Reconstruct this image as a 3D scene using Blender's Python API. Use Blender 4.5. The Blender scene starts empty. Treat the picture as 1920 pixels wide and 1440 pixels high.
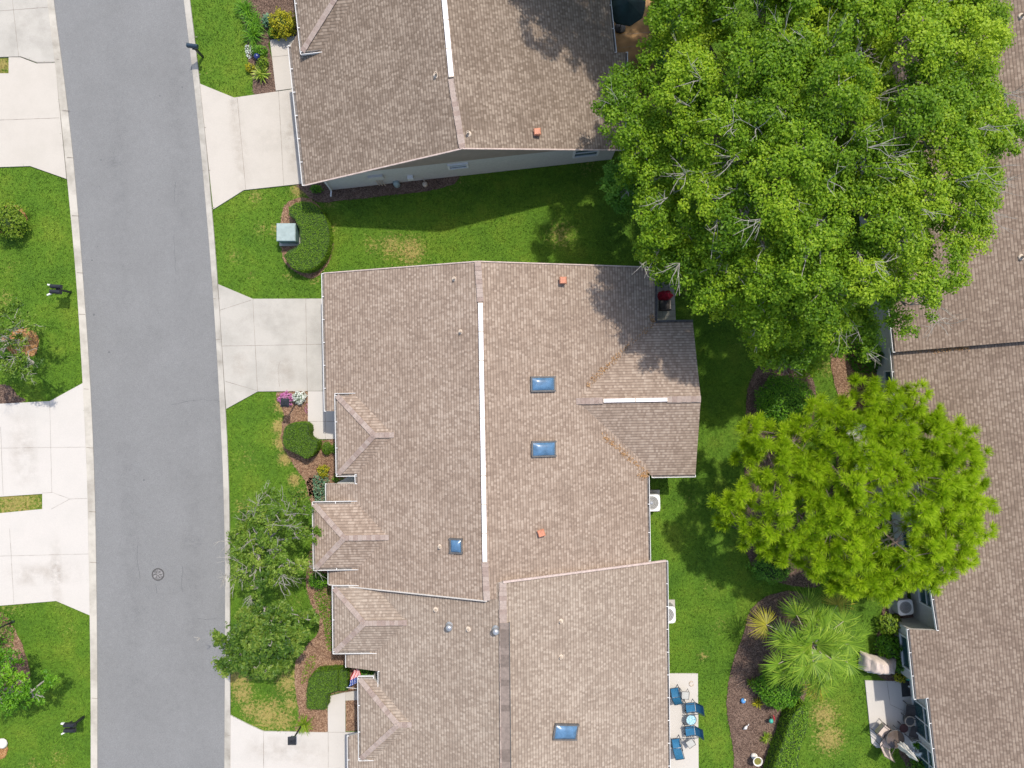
import bpy, math, random
import numpy as np
from mathutils import Vector

# ------------------------------------------------------------------ camera, sky, sun
S = bpy.context.scene
COL = S.collection
H, F = 36.4, 1310.0                       # camera height (m), focal length in pixels of the 1920 px photo
cam = bpy.data.objects.new('camera', bpy.data.cameras.new('camera'))
COL.objects.link(cam)
cam.location = (0, 0, H)
cam.rotation_euler = (0, 0, 0)
cam.data.sensor_width = 36.0
cam.data.lens = 36.0 * F / 1920.0
cam.data.clip_end = 3000
S.camera = cam
SUN_EL, SUN_AZ = math.radians(60.5), math.radians(30.0)      # azimuth measured from +Y towards +X
w = bpy.data.worlds.new('World'); S.world = w; w.use_nodes = True
nt = w.node_tree
sky = nt.nodes.new('ShaderNodeTexSky'); sky.sky_type = 'NISHITA'; sky.sun_disc = False
sky.sun_elevation = SUN_EL; sky.sun_rotation = SUN_AZ
sky.air_density = 1.0; sky.dust_density = 2.0
bg = nt.nodes['Background']; bg.inputs['Strength'].default_value = 0.15
nt.links.new(sky.outputs['Color'], bg.inputs['Color'])
sun = bpy.data.objects.new('sun', bpy.data.lights.new('sun', 'SUN')); COL.objects.link(sun)
sun.data.energy = 2.6; sun.data.angle = math.radians(1.0); sun.data.color = (1.0, 0.95, 0.87)
sd = Vector((math.sin(SUN_AZ)*math.cos(SUN_EL), math.cos(SUN_AZ)*math.cos(SUN_EL), math.sin(SUN_EL)))
sun.rotation_euler = sd.to_track_quat('Z', 'Y').to_euler()
S.view_settings.view_transform = 'Standard'; S.view_settings.look = 'None'
S.view_settings.exposure = 0.72; S.view_settings.gamma = 1.0
S.render.engine = 'CYCLES'
S.cycles.use_denoising = True
S.cycles.max_bounces = 6; S.cycles.diffuse_bounces = 4; S.cycles.transparent_max_bounces = 4
random.seed(7)
RNG = np.random.default_rng(11)

# ------------------------------------------------------------------ helpers
def P(u, v, h=0.0):
    """photo pixel (1920 px wide) of a point known to lie h metres above the ground -> world point"""
    k = (H - h) / F
    return Vector(((u - 960) * k, (720 - v) * k, h))
def P2(u, v, h=0.0):
    p = P(u, v, h); return (p.x, p.y)

def node(t, kind, **kw):
    n = t.nodes.new(kind)
    for k, v in kw.items(): setattr(n, k, v)
    return n
def new_mat(name, rough=0.8, spec=0.3):
    m = bpy.data.materials.new(name); m.use_nodes = True
    b = m.node_tree.nodes['Principled BSDF']
    b.inputs['Roughness'].default_value = rough
    b.inputs['Specular IOR Level'].default_value = spec
    return m, m.node_tree, b
def rgba(c): return (c[0], c[1], c[2], 1.0)
def tex_noise(t, scale, detail=3.0, rough=0.55, vec=None):
    n = node(t, 'ShaderNodeTexNoise'); n.inputs['Scale'].default_value = scale
    n.inputs['Detail'].default_value = detail; n.inputs['Roughness'].default_value = rough
    if vec is None:
        g = node(t, 'ShaderNodeNewGeometry'); vec = g.outputs['Position']
    t.links.new(vec, n.inputs['Vector'])
    return n
def ramp(t, fac, stops, interp='LINEAR'):
    r = node(t, 'ShaderNodeValToRGB'); r.color_ramp.interpolation = interp
    e = r.color_ramp.elements
    while len(e) < len(stops): e.new(0.5)
    for i, (p, c) in enumerate(stops): e[i].position = p; e[i].color = rgba(c)
    t.links.new(fac, r.inputs['Fac']); return r.outputs['Color']
def mixc(t, fac, a, b, mode='MIX'):
    n = node(t, 'ShaderNodeMix', data_type='RGBA', blend_type=mode)
    for s, v in ((0, fac), (6, a), (7, b)):
        if hasattr(v, 'is_output') or isinstance(v, bpy.types.NodeSocket): t.links.new(v, n.inputs[s])
        else: n.inputs[s].default_value = v if s == 0 else rgba(v)
    return n.outputs[2]
def mth(t, op, a, b=None, c=None):
    n = node(t, 'ShaderNodeMath', operation=op)
    for i, v in enumerate((a, b, c)):
        if v is None: continue
        if isinstance(v, bpy.types.NodeSocket): t.links.new(v, n.inputs[i])
        else: n.inputs[i].default_value = v
    return n.outputs[0]
def bump(t, b, height, strength, dist=0.02):
    n = node(t, 'ShaderNodeBump'); n.inputs['Strength'].default_value = strength; n.inputs['Distance'].default_value = dist
    t.links.new(height, n.inputs['Height']); t.links.new(n.outputs['Normal'], b.inputs['Normal'])

def plain(name, c, rough=0.6, var=0.12, scale=6.0, metal=0.0, spec=0.4, bmp=0.0):
    m, t, b = new_mat(name, rough, spec)
    n = tex_noise(t, scale, 4)
    lo = tuple(x*(1-var) for x in c); hi = tuple(min(1, x*(1+var)) for x in c)
    t.links.new(ramp(t, n.outputs['Fac'], [(0.3, lo), (0.7, hi)]), b.inputs['Base Color'])
    b.inputs['Metallic'].default_value = metal
    if bmp: bump(t, b, n.outputs['Fac'], bmp)
    return m

def leaf_mat(name, dark, mid, light, trans=0.3, rough=0.5, spec=0.25):
    m, t, b = new_mat(name, rough, spec)
    a = node(t, 'ShaderNodeAttribute', attribute_name='tint')
    col = ramp(t, a.outputs['Fac'], [(0.0, dark), (0.5, mid), (1.0, light)])
    t.links.new(col, b.inputs['Base Color'])
    tr = node(t, 'ShaderNodeBsdfTranslucent'); t.links.new(col, tr.inputs['Color'])
    mx = node(t, 'ShaderNodeMixShader'); mx.inputs[0].default_value = trans
    out = t.nodes['Material Output']
    t.links.new(b.outputs[0], mx.inputs[1]); t.links.new(tr.outputs[0], mx.inputs[2]); t.links.new(mx.outputs[0], out.inputs['Surface'])
    return m

# ---- materials
def shingle_mat(name, cols, gain=1.0):
    m, t, b = new_mat(name, 0.9, 0.15)
    uv = node(t, 'ShaderNodeUVMap'); sx = node(t, 'ShaderNodeSeparateXYZ'); t.links.new(uv.outputs[0], sx.inputs[0])
    C, TAB = 0.136, 0.105
    yv = mth(t, 'DIVIDE', sx.outputs[1], C); row = mth(t, 'FLOOR', yv); fy = mth(t, 'FRACT', yv)
    wr = node(t, 'ShaderNodeTexWhiteNoise', noise_dimensions='1D'); t.links.new(row, wr.inputs['W'])
    xv = mth(t, 'ADD', mth(t, 'DIVIDE', sx.outputs[0], TAB), mth(t, 'MULTIPLY', wr.outputs['Value'], 9.0))
    col = mth(t, 'FLOOR', xv); fx = mth(t, 'FRACT', xv)
    cb = node(t, 'ShaderNodeCombineXYZ'); t.links.new(col, cb.inputs[0]); t.links.new(row, cb.inputs[1])
    wn = node(t, 'ShaderNodeTexWhiteNoise', noise_dimensions='2D'); t.links.new(cb.outputs[0], wn.inputs['Vector'])
    big = tex_noise(t, 0.55, 4, 0.6)
    shift = mth(t, 'MULTIPLY_ADD', big.outputs['Fac'], 1.1, -0.55)
    val = mth(t, 'ADD', wn.outputs['Value'], shift)
    c = ramp(t, val, [(0.0, cols[0]), (0.35, cols[1]), (0.65, cols[2]), (1.0, cols[3])])
    gr = tex_noise(t, 45, 2, 0.7)
    c = mixc(t, 0.35, c, ramp(t, gr.outputs['Fac'], [(0.3, (0.35, 0.35, 0.35)), (0.7, (0.75, 0.72, 0.7))]), 'OVERLAY')
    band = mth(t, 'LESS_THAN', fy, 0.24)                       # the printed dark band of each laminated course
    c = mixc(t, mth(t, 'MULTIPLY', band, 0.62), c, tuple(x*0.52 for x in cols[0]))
    st = tex_noise(t, 0.9, 5, 0.7)
    c = mixc(t, mth(t, 'MULTIPLY', ramp(t, st.outputs['Fac'], [(0.55, (0, 0, 0)), (0.75, (1, 1, 1))]), 0.5), c, tuple(x*0.74 for x in cols[1]))
    t.links.new(c, b.inputs['Base Color'])
    hgt = mth(t, 'ADD', mth(t, 'SUBTRACT', 1.0, fy), mth(t, 'MULTIPLY', wn.outputs['Value'], 0.5))
    bump(t, b, hgt, 0.55, 0.012)
    return m
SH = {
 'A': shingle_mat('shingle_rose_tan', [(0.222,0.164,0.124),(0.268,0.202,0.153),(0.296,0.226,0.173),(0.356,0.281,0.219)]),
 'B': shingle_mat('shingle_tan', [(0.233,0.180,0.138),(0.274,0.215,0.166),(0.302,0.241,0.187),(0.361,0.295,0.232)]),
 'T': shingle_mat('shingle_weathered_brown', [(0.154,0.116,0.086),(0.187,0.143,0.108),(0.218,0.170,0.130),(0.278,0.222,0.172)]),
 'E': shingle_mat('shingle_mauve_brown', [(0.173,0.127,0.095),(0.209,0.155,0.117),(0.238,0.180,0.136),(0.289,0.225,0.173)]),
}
CAPS = [plain('ridge_cap_%s' % n_, c_, 0.9, 0.15, 9, spec=0.15) for n_, c_ in (('rose', (0.315,0.245,0.205)), ('tan', (0.335,0.265,0.222)), ('brown', (0.28,0.21,0.175)), ('tan_pale', (0.345,0.275,0.232)))]
def concrete_mat(name, c, stain, amount=0.25):
    m, t, b = new_mat(name, 0.85, 0.2)
    n1 = tex_noise(t, 0.7, 5, 0.65); n2 = tex_noise(t, 30, 3, 0.6)
    k = ramp(t, n1.outputs['Fac'], [(0.42, c), (0.75, tuple(a*(1-amount)+s*amount for a, s in zip(c, stain)))])
    k = mixc(t, 0.12, k, ramp(t, n2.outputs['Fac'], [(0.3, (0.3,)*3), (0.7, (0.8,)*3)]), 'OVERLAY')
    t.links.new(k, b.inputs['Base Color']); bump(t, b, n2.outputs['Fac'], 0.15, 0.01)
    return m
CON = concrete_mat('concrete_warm', (0.45,0.408,0.35), (0.30,0.27,0.22), 0.25)
CONW = concrete_mat('concrete_white', (0.485,0.448,0.40), (0.38,0.36,0.32), 0.25)
CONG = concrete_mat('concrete_grey_aged', (0.41,0.38,0.33), (0.20,0.19,0.16), 0.4)
CURB = concrete_mat('concrete_kerb', (0.44,0.405,0.345), (0.16,0.14,0.11), 0.7)
JOINT = plain('joint_grime', (0.21,0.18,0.15), 0.95, 0.3, 9)
def stain_mat(name, c, strength):
    m, t, b = new_mat(name, 0.9, 0.15); b.inputs['Base Color'].default_value = rgba(c)
    uv = node(t, 'ShaderNodeUVMap'); sx = node(t, 'ShaderNodeSeparateXYZ'); t.links.new(uv.outputs[0], sx.inputs[0])
    fx = mth(t, 'MULTIPLY', mth(t, 'MULTIPLY', sx.outputs[0], mth(t, 'SUBTRACT', 1.0, sx.outputs[0])), 4.0)
    fy = mth(t, 'MULTIPLY', mth(t, 'MULTIPLY', sx.outputs[1], mth(t, 'SUBTRACT', 1.0, sx.outputs[1])), 4.0)
    n = tex_noise(t, 1.6, 6, 0.7); k = ramp(t, n.outputs['Fac'], [(0.40, (0, 0, 0)), (0.68, (1, 1, 1))])
    f = mth(t, 'MULTIPLY', mth(t, 'MULTIPLY', fx, fy), mth(t, 'MULTIPLY', k, strength))
    tr = node(t, 'ShaderNodeBsdfTransparent'); mx = node(t, 'ShaderNodeMixShader'); t.links.new(f, mx.inputs[0])
    t.links.new(tr.outputs[0], mx.inputs[1]); t.links.new(b.outputs[0], mx.inputs[2]); t.links.new(mx.outputs[0], t.nodes['Material Output'].inputs['Surface'])
    return m
STAINB = stain_mat('rust_brown_stain', (0.28,0.21,0.14), 0.2); STAING = stain_mat('mildew_stain', (0.22,0.20,0.16), 0.11); OIL = stain_mat('oil_stain', (0.12,0.12,0.12), 0.09)
def stain(q, a, b, wd, z, m):
    a, b = Vector(P2(*a)), Vector(P2(*b)); d = (b-a).normalized(); o_ = Vector((-d.y, d.x))*wd*H/F/2
    q.face([(*(a-o_), z), (*(b-o_), z), (*(b+o_), z), (*(a+o_), z)], m, [(0, 0), (1, 0), (1, 1), (0, 1)])
def road_mat():
    m, t, b = new_mat('asphalt_grey', 0.92, 0.2)
    n1 = tex_noise(t, 0.35, 4, 0.6); n2 = tex_noise(t, 42, 3, 0.75); n3 = tex_noise(t, 3.0, 5, 0.7)
    c = ramp(t, n1.outputs['Fac'], [(0.35, (0.178,0.176,0.170)), (0.65, (0.192,0.190,0.184))])
    c = mixc(t, 0.55, c, ramp(t, n2.outputs['Fac'], [(0.34, (0.26,)*3), (0.66, (0.74,)*3)]), 'OVERLAY')
    c = mixc(t, 0.07, c, ramp(t, n3.outputs['Fac'], [(0.3, (0.2,)*3), (0.7, (0.8,)*3)]), 'OVERLAY')
    t.links.new(c, b.inputs['Base Color']); bump(t, b, n2.outputs['Fac'], 0.4, 0.01); return m
ROAD = road_mat()
CRACK = plain('crack_tar', (0.115,0.115,0.115), 0.95, 0.2, 5)
def grass_mat():
    m, t, b = new_mat('lawn_grass', 0.75, 0.12)
    a = node(t, 'ShaderNodeAttribute', attribute_name='dry'); tn = node(t, 'ShaderNodeAttribute', attribute_name='tint')
    n1 = tex_noise(t, 0.45, 5, 0.65); n2 = tex_noise(t, 7.0, 5, 0.75); n3 = tex_noise(t, 26.0, 3, 0.8)
    g = ramp(t, n1.outputs['Fac'], [(0.30, (0.060,0.132,0.012)), (0.50, (0.090,0.175,0.014)), (0.72, (0.142,0.210,0.020))])
    g = mixc(t, 0.85, g, ramp(t, n3.outputs['Fac'], [(0.3, (0.18,)*3), (0.7, (0.82,)*3)]), 'OVERLAY')
    g = mixc(t, 0.5, g, ramp(t, n2.outputs['Fac'], [(0.3, (0.22,)*3), (0.7, (0.78,)*3)]), 'OVERLAY')
    g = mixc(t, 0.8, g, ramp(t, tn.outputs['Fac'], [(0.0, (0.20,)*3), (1.0, (0.82,)*3)]), 'OVERLAY')
    d = mth(t, 'ADD', a.outputs['Fac'], mth(t, 'MULTIPLY', mth(t, 'SUBTRACT', n2.outputs['Fac'], 0.5), 3.0))
    d = ramp(t, d, [(0.30, (0, 0, 0)), (0.75, (1, 1, 1))])
    dc = ramp(t, n3.outputs['Fac'], [(0.3, (0.25,0.185,0.055)), (0.7, (0.44,0.335,0.12))])
    c = mixc(t, mth(t, 'MULTIPLY', d, 0.85), g, dc)
    t.links.new(c, b.inputs['Base Color']); bump(t, b, n3.outputs['Fac'], 0.8, 0.05); return m
GRASS = grass_mat()
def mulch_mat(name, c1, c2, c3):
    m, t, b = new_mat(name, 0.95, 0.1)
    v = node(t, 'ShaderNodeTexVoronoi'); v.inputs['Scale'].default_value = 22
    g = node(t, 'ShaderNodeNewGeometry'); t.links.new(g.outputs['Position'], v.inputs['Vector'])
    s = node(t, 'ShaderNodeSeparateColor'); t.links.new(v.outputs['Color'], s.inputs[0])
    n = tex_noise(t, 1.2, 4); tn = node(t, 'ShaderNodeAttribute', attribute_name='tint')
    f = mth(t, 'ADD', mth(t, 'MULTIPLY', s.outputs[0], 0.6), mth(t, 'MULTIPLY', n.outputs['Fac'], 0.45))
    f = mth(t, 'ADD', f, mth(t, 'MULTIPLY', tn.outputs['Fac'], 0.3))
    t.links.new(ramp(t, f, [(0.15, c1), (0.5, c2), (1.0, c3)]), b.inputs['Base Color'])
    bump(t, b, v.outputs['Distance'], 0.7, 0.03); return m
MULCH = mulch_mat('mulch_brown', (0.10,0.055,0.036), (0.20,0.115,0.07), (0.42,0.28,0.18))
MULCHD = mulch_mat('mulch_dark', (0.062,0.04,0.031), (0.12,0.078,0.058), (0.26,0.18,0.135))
NEEDLE = mulch_mat('needle_litter', (0.16,0.075,0.03), (0.30,0.15,0.055), (0.52,0.32,0.15))
WHITE = plain('white_paint', (0.68,0.66,0.625), 0.45, 0.06)
VENTW = plain('ridge_vent_white', (0.78,0.73,0.72), 0.5, 0.08, 3)
FASC = plain('fascia_cream', (0.50,0.455,0.40), 0.6, 0.12)
STUCCO = plain('stucco_pale', (0.50,0.475,0.43), 0.9, 0.08, 8, spec=0.15, bmp=0.2)
TAUPE = plain('gable_siding_taupe', (0.30,0.235,0.185), 0.8, 0.08, 3)
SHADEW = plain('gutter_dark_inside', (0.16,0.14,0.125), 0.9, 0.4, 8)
GLASS = plain('window_glass', (0.03,0.07,0.075), 0.08, 0.1, 2, spec=0.8)
SKYG = plain('skylight_glass', (0.075,0.155,0.255), 0.28, 0.25, 3.5, spec=0.6)  # blue of the reflected sky is put into the base colour
BLACK = plain('black_metal', (0.018,0.019,0.022), 0.4, 0.2)
CHAR = plain('charcoal_fabric', (0.085,0.072,0.065), 0.8, 0.2)
ORANGE = plain('terracotta_vent', (0.50,0.20,0.115), 0.6, 0.2, 10)
STEEL = plain('galvanised', (0.42,0.42,0.42), 0.35, 0.2, 9, metal=0.6)
PIPE = plain('pipe_beige', (0.48,0.39,0.30), 0.7, 0.2, 9)
TEAL = plain('pale_green_steel', (0.275,0.335,0.315), 0.6, 0.14, 5)
TEALD = plain('dark_green_steel', (0.12,0.20,0.18), 0.6, 0.14, 5)
BLUEF = plain('blue_sling', (0.02,0.125,0.24), 0.7, 0.15, 9)
NAVY = plain('navy_box', (0.022,0.04,0.06), 0.4, 0.2)
TAN = plain('tan_cover', (0.52,0.43,0.37), 0.85, 0.1, 4)
CREAM = plain('cream_canvas', (0.66,0.62,0.55), 0.85, 0.1, 6)
REDF = plain('red_fabric', (0.42,0.012,0.035), 0.6, 0.3, 9)
MAROON = plain('maroon_stool', (0.07,0.03,0.03), 0.7, 0.2)
BARK = plain('bark_grey_brown', (0.20,0.165,0.135), 0.95, 0.35, 7, bmp=0.5)
TWIG = plain('twig_pale_grey', (0.34,0.31,0.265), 0.9, 0.25, 5)
PBARK = plain('pine_bark', (0.13,0.095,0.08), 0.95, 0.4, 9, bmp=0.6)
FLAGR = plain('flag_red', (0.50,0.025,0.04), 0.8, 0.1); FLAGW = plain('flag_white', (0.72,0.70,0.70), 0.8, 0.05); FLAGB = plain('flag_blue', (0.02,0.05,0.22), 0.8, 0.1)
AQUA = plain('blue_ceramic', (0.10,0.30,0.62), 0.4, 0.3, 20); GREENP = plain('teal_ceramic', (0.05,0.33,0.25), 0.4, 0.2)
WATER = plain('green_water', (0.16,0.15,0.03), 0.1, 0.2, 9); MOSAIC = plain('blue_mosaic', (0.30,0.50,0.58), 0.3, 0.7, 14)
PAVER = plain('paver_grey_buff', (0.40,0.37,0.30), 0.9, 0.2, 2.2); PAVEB = plain('paver_rust_brown', (0.30,0.175,0.075), 0.9, 0.35, 1.6)
CARPET = plain('door_mat', (0.03,0.03,0.03), 0.95, 0.3)
GTABLE = plain('brown_table_glass', (0.10,0.075,0.06), 0.15, 0.2, 3, spec=0.7); CGLASS = plain('pale_table_glass', (0.42,0.41,0.37), 0.15, 0.1, 3, spec=0.7)
L_OAK = leaf_mat('oak_leaf', (0.09,0.195,0.010), (0.21,0.36,0.014), (0.40,0.53,0.03), 0.5)
L_OAK2 = leaf_mat('young_oak_leaf', (0.05,0.15,0.012), (0.11,0.26,0.02), (0.20,0.38,0.04), 0.32)
L_PINE = leaf_mat('pine_needle', (0.16,0.285,0.008), (0.36,0.525,0.014), (0.54,0.69,0.03), 0.5)
L_PALM = leaf_mat('palm_leaf', (0.055,0.125,0.008), (0.17,0.295,0.016), (0.36,0.46,0.05), 0.3, 0.5)
L_YEL = leaf_mat('palm_old_leaf', (0.14,0.14,0.008), (0.30,0.28,0.02), (0.46,0.38,0.05), 0.2)
L_SH = leaf_mat('shrub_leaf', (0.035,0.115,0.006), (0.095,0.245,0.010), (0.20,0.39,0.020), 0.32)
L_HEDGE = leaf_mat('hedge_leaf', (0.065,0.15,0.006), (0.13,0.26,0.010), (0.24,0.37,0.025), 0.3)
L_CLIP = leaf_mat('clipped_leaf', (0.052,0.115,0.005), (0.088,0.175,0.007), (0.125,0.22,0.011), 0.18)
L_MAG = leaf_mat('magnolia_leaf', (0.025,0.07,0.008), (0.085,0.16,0.014), (0.21,0.28,0.04), 0.25, 0.5, 0.25)
L_LIGHT = leaf_mat('light_leaf', (0.07,0.14,0.006), (0.15,0.25,0.012), (0.30,0.36,0.04), 0.3)
L_FRONT = leaf_mat('street_tree_leaf', (0.045,0.105,0.010), (0.115,0.205,0.016), (0.24,0.32,0.045), 0.3)
L_VAR = leaf_mat('variegated_leaf', (0.05,0.13,0.01), (0.20,0.29,0.02), (0.55,0.58,0.12), 0.25)
L_GOLD = leaf_mat('golden_leaf', (0.12,0.14,0.005), (0.30,0.30,0.01), (0.55,0.45,0.02), 0.25)
L_BLUEG = leaf_mat('blue_green_leaf', (0.06,0.14,0.08), (0.12,0.24,0.13), (0.22,0.34,0.19), 0.2)
L_PINK = leaf_mat('pink_flower', (0.30,0.05,0.18), (0.52,0.16,0.36), (0.68,0.36,0.55), 0.25)
L_WHITE = leaf_mat('white_flower', (0.10,0.20,0.05), (0.60,0.62,0.55), (0.78,0.78,0.74), 0.2)
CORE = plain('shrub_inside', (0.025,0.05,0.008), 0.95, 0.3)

class MB:
    """collects faces (with UVs in metres and material slots) and links them as ONE mesh object"""
    def __init__(s): s.v = []; s.f = []; s.mi = []; s.uv = []; s.mats = []
    def slot(s, m):
        if m not in s.mats: s.mats.append(m)
        return s.mats.index(m)
    def face(s, pts, m, uv=None):
        i = len(s.v); s.v += [tuple(p) for p in pts]; s.f.append(tuple(range(i, i+len(pts)))); s.mi.append(s.slot(m))
        s.uv.append(uv if uv else [(p[0], p[1]) for p in pts])
    def slope(s, pts, m, skirt=0.16, sm=None):
        pts = [Vector(p) for p in pts]
        n = Vector((0, 0, 0))
        for a, b in zip(pts, pts[1:]+pts[:1]): n += Vector(((a.y-b.y)*(a.z+b.z), (a.z-b.z)*(a.x+b.x), (a.x-b.x)*(a.y+b.y)))
        n.normalize()
        if n.z < 0: pts.reverse(); n = -n
        e = Vector((0, 0, 1)).cross(n); e = e.normalized() if e.length > 1e-3 else Vector((1, 0, 0)); d = n.cross(e)
        if d.z < 0: d = -d
        s.face(pts, m, [(p.dot(e), p.dot(d)) for p in pts])
        if skirt:
            for a, b in zip(pts, pts[1:]+pts[:1]):
                dz = Vector((0, 0, -skirt)); s.face([a+dz, b+dz, b, a], sm or FASC)
    def prism(s, poly, z0, z1, m, side=None, bottom=False):
        a = sum(p[0]*q[1]-q[0]*p[1] for p, q in zip(poly, poly[1:]+poly[:1]))
        if a < 0: poly = poly[::-1]
        s.face([(x, y, z1) for x, y in poly], m)
        for p, q in zip(poly, poly[1:]+poly[:1]):
            s.face([(p[0], p[1], z0), (q[0], q[1], z0), (q[0], q[1], z1), (p[0], p[1], z1)], side or m)
        if bottom: s.face([(x, y, z0) for x, y in poly[::-1]], m)
    def box(s, c, size, m, rz=0.0, tilt=None, taper=1.0):
        hx, hy, hz = size[0]/2, size[1]/2, size[2]/2; cs, sn = math.cos(rz), math.sin(rz); V = []
        for z in (-hz, hz):
            k = taper if z > 0 else 1.0
            for x, y in ((-hx, -hy), (hx, -hy), (hx, hy), (-hx, hy)):
                p = Vector((x*k, y*k, z))
                if tilt is not None: p = tilt @ p
                V.append((c[0]+p.x*cs-p.y*sn, c[1]+p.x*sn+p.y*cs, c[2]+p.z))
        for f in ((3,2,1,0), (4,5,6,7), (0,1,5,4), (1,2,6,5), (2,3,7,6), (3,0,4,7)): s.face([V[i] for i in f], m)
    def bar(s, a, b, wd, ht, m):
        a, b = Vector(a), Vector(b); d = b-a
        if d.length < 1e-6: return
        x = d.normalized(); y = Vector((0, 0, 1)).cross(x)
        y = y.normalized() if y.length > 1e-3 else Vector((1, 0, 0)); z = x.cross(y)
        q = []
        for p in (a, b):
            for sy, sz in ((-1,-1), (1,-1), (1,1), (-1,1)): q.append(p + y*sy*wd/2 + z*sz*ht/2)
        for f in ((0,1,2,3), (7,6,5,4), (4,5,1,0), (5,6,2,1), (6,7,3,2), (7,4,0,3)): s.face([q[i] for i in f], m)
    def tube(s, pts, radii, m, n=6, caps=True):
        pts = [Vector(p) for p in pts]; rings = []
        for i, p in enumerate(pts):
            d = (pts[min(i+1, len(pts)-1)] - pts[max(i-1, 0)]).normalized()
            x = d.cross(Vector((0.31, 0.17, 0.93))); x = x.normalized() if x.length > 1e-3 else Vector((1, 0, 0)); y = d.cross(x)
            r = radii[i] if hasattr(radii, '__len__') else radii
            rings.append([p + x*r*math.cos(2*math.pi*k/n) + y*r*math.sin(2*math.pi*k/n) for k in range(n)])
        for a, b in zip(rings, rings[1:]):
            for k in range(n): s.face([a[k], a[(k+1) % n], b[(k+1) % n], b[k]], m)
        if caps: s.face(rings[0][::-1], m); s.face(rings[-1], m)
    def lathe(s, c, prof, m, n=20):
        rings = [[(c[0]+r*math.cos(2*math.pi*k/n), c[1]+r*math.sin(2*math.pi*k/n), c[2]+z) for k in range(n)] for r, z in prof]
        for a, b in zip(rings, rings[1:]):
            for k in range(n): s.face([a[k], a[(k+1) % n], b[(k+1) % n], b[k]], m)
        if prof[-1][0] > 1e-4: s.face(rings[-1], m)
    def build(s, name, parent=None, smooth=False):
        me = bpy.data.meshes.new(name); me.from_pydata(s.v, [], s.f)
        for m in s.mats: me.materials.append(m)
        me.polygons.foreach_set('material_index', s.mi)
        u = me.uv_layers.new(name='UVMap'); u.data.foreach_set('uv', [c for f in s.uv for p in f for c in p])
        if smooth:
            import bmesh
            bm = bmesh.new(); bm.from_mesh(me); bmesh.ops.remove_doubles(bm, verts=bm.verts, dist=1e-4); bm.to_mesh(me); bm.free()
            me.polygons.foreach_set('use_smooth', [True]*len(me.polygons))
        me.update()
        o = bpy.data.objects.new(name, me); COL.objects.link(o)
        if parent: o.parent = parent; o.matrix_parent_inverse = parent.matrix_basis.inverted()
        return o
def tag(o, label=None, cat=None, group=None, kind=None):
    for k, v in (('label', label), ('category', cat), ('group', group), ('kind', kind)):
        if v: o[k] = v
    return o
def thing(name, label, cat, at=(0, 0, 0), group=None):
    o = bpy.data.objects.new(name, None); o.location = at; o.empty_display_size = 0.3; COL.objects.link(o)
    return tag(o, label, cat, group)
def quads(name, V, mat, tint, parent=None, extra=None):
    """V: (n,4,3) array of quads -> one mesh object with a per-face tint"""
    n = len(V); me = bpy.data.meshes.new(name)
    me.vertices.add(n*4); me.vertices.foreach_set('co', np.ascontiguousarray(V, dtype=np.float32).ravel())
    me.loops.add(n*4); me.loops.foreach_set('vertex_index', np.arange(n*4, dtype=np.int32))
    me.polygons.add(n); me.polygons.foreach_set('loop_start', np.arange(0, n*4, 4, dtype=np.int32))
    try: me.polygons.foreach_set('loop_total', np.full(n, 4, dtype=np.int32))
    except Exception: pass
    me.materials.append(mat)
    a = me.attributes.new('tint', 'FLOAT', 'FACE'); a.data.foreach_set('value', np.clip(tint, 0, 1).astype(np.float32))
    for k, arr in (extra or {}).items():
        a = me.attributes.new(k, 'FLOAT', 'FACE'); a.data.foreach_set('value', arr.astype(np.float32))
    me.update(calc_edges=True); me.validate()
    o = bpy.data.objects.new(name, me); COL.objects.link(o)
    if parent: o.parent = parent; o.matrix_parent_inverse = parent.matrix_basis.inverted()
    return o
def nrm(a): return a / np.maximum(np.linalg.norm(a, axis=-1, keepdims=True), 1e-9)
def leaf_quads(pos, nor, L, W, rng, out=None, mix=0.8):
    n = len(pos); r = rng.normal(size=(n, 3))
    if out is not None: r = nrm(r)*(1-mix) + out*mix
    t = nrm(r - nor*np.sum(r*nor, 1, keepdims=True)); b = np.cross(nor, t)
    L = np.asarray(L).reshape(-1, 1); W = np.asarray(W).reshape(-1, 1)
    return np.stack([pos + t*L*0.5, pos + b*W*0.5 - t*L*0.06, pos - t*L*0.5, pos - b*W*0.5 - t*L*0.06], 1)
def cloud(cen, rad, per, L, W, rng, flat=0.75, up=0.55, shell=0.55, down=0.15):
    """leaf quads around cluster centres; per = leaves for a cluster of radius 1"""
    cen = np.asarray(cen, float); rad = np.asarray(rad, float)
    k = np.maximum(6, (per*rad**2).astype(int)); idx = np.repeat(np.arange(len(cen)), k); n = len(idx)
    d = nrm(rng.normal(size=(n, 3))); neg = (d[:, 2] < 0) & (rng.random(n) > down); d[neg, 2] *= -1
    r = rad[idx]*(shell + (1-shell)*rng.random(n))
    pos = cen[idx] + d*r[:, None]*np.array([1, 1, flat])
    nor = nrm(d*0.7 + np.array([0, 0, up]) + rng.normal(size=(n, 3))*0.45)
    s = 0.7 + 0.6*rng.random(n)
    V = leaf_quads(pos, nor, L*s, W*s, rng, d, 0.2)
    ct = rng.random(len(cen))
    tint = 0.25*ct[idx] + 0.75*np.clip(rng.normal(0.5, 0.24, n), 0, 1)
    return V, tint
def in_poly(x, y, poly):
    x = np.asarray(x); y = np.asarray(y); c = np.zeros(x.shape, bool)
    for (x1, y1), (x2, y2) in zip(poly, poly[1:]+poly[:1]):
        if y1 == y2: continue
        c ^= ((y1 > y) != (y2 > y)) & (x < (x2-x1)*(y-y1)/(y2-y1) + x1)
    return c
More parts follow.
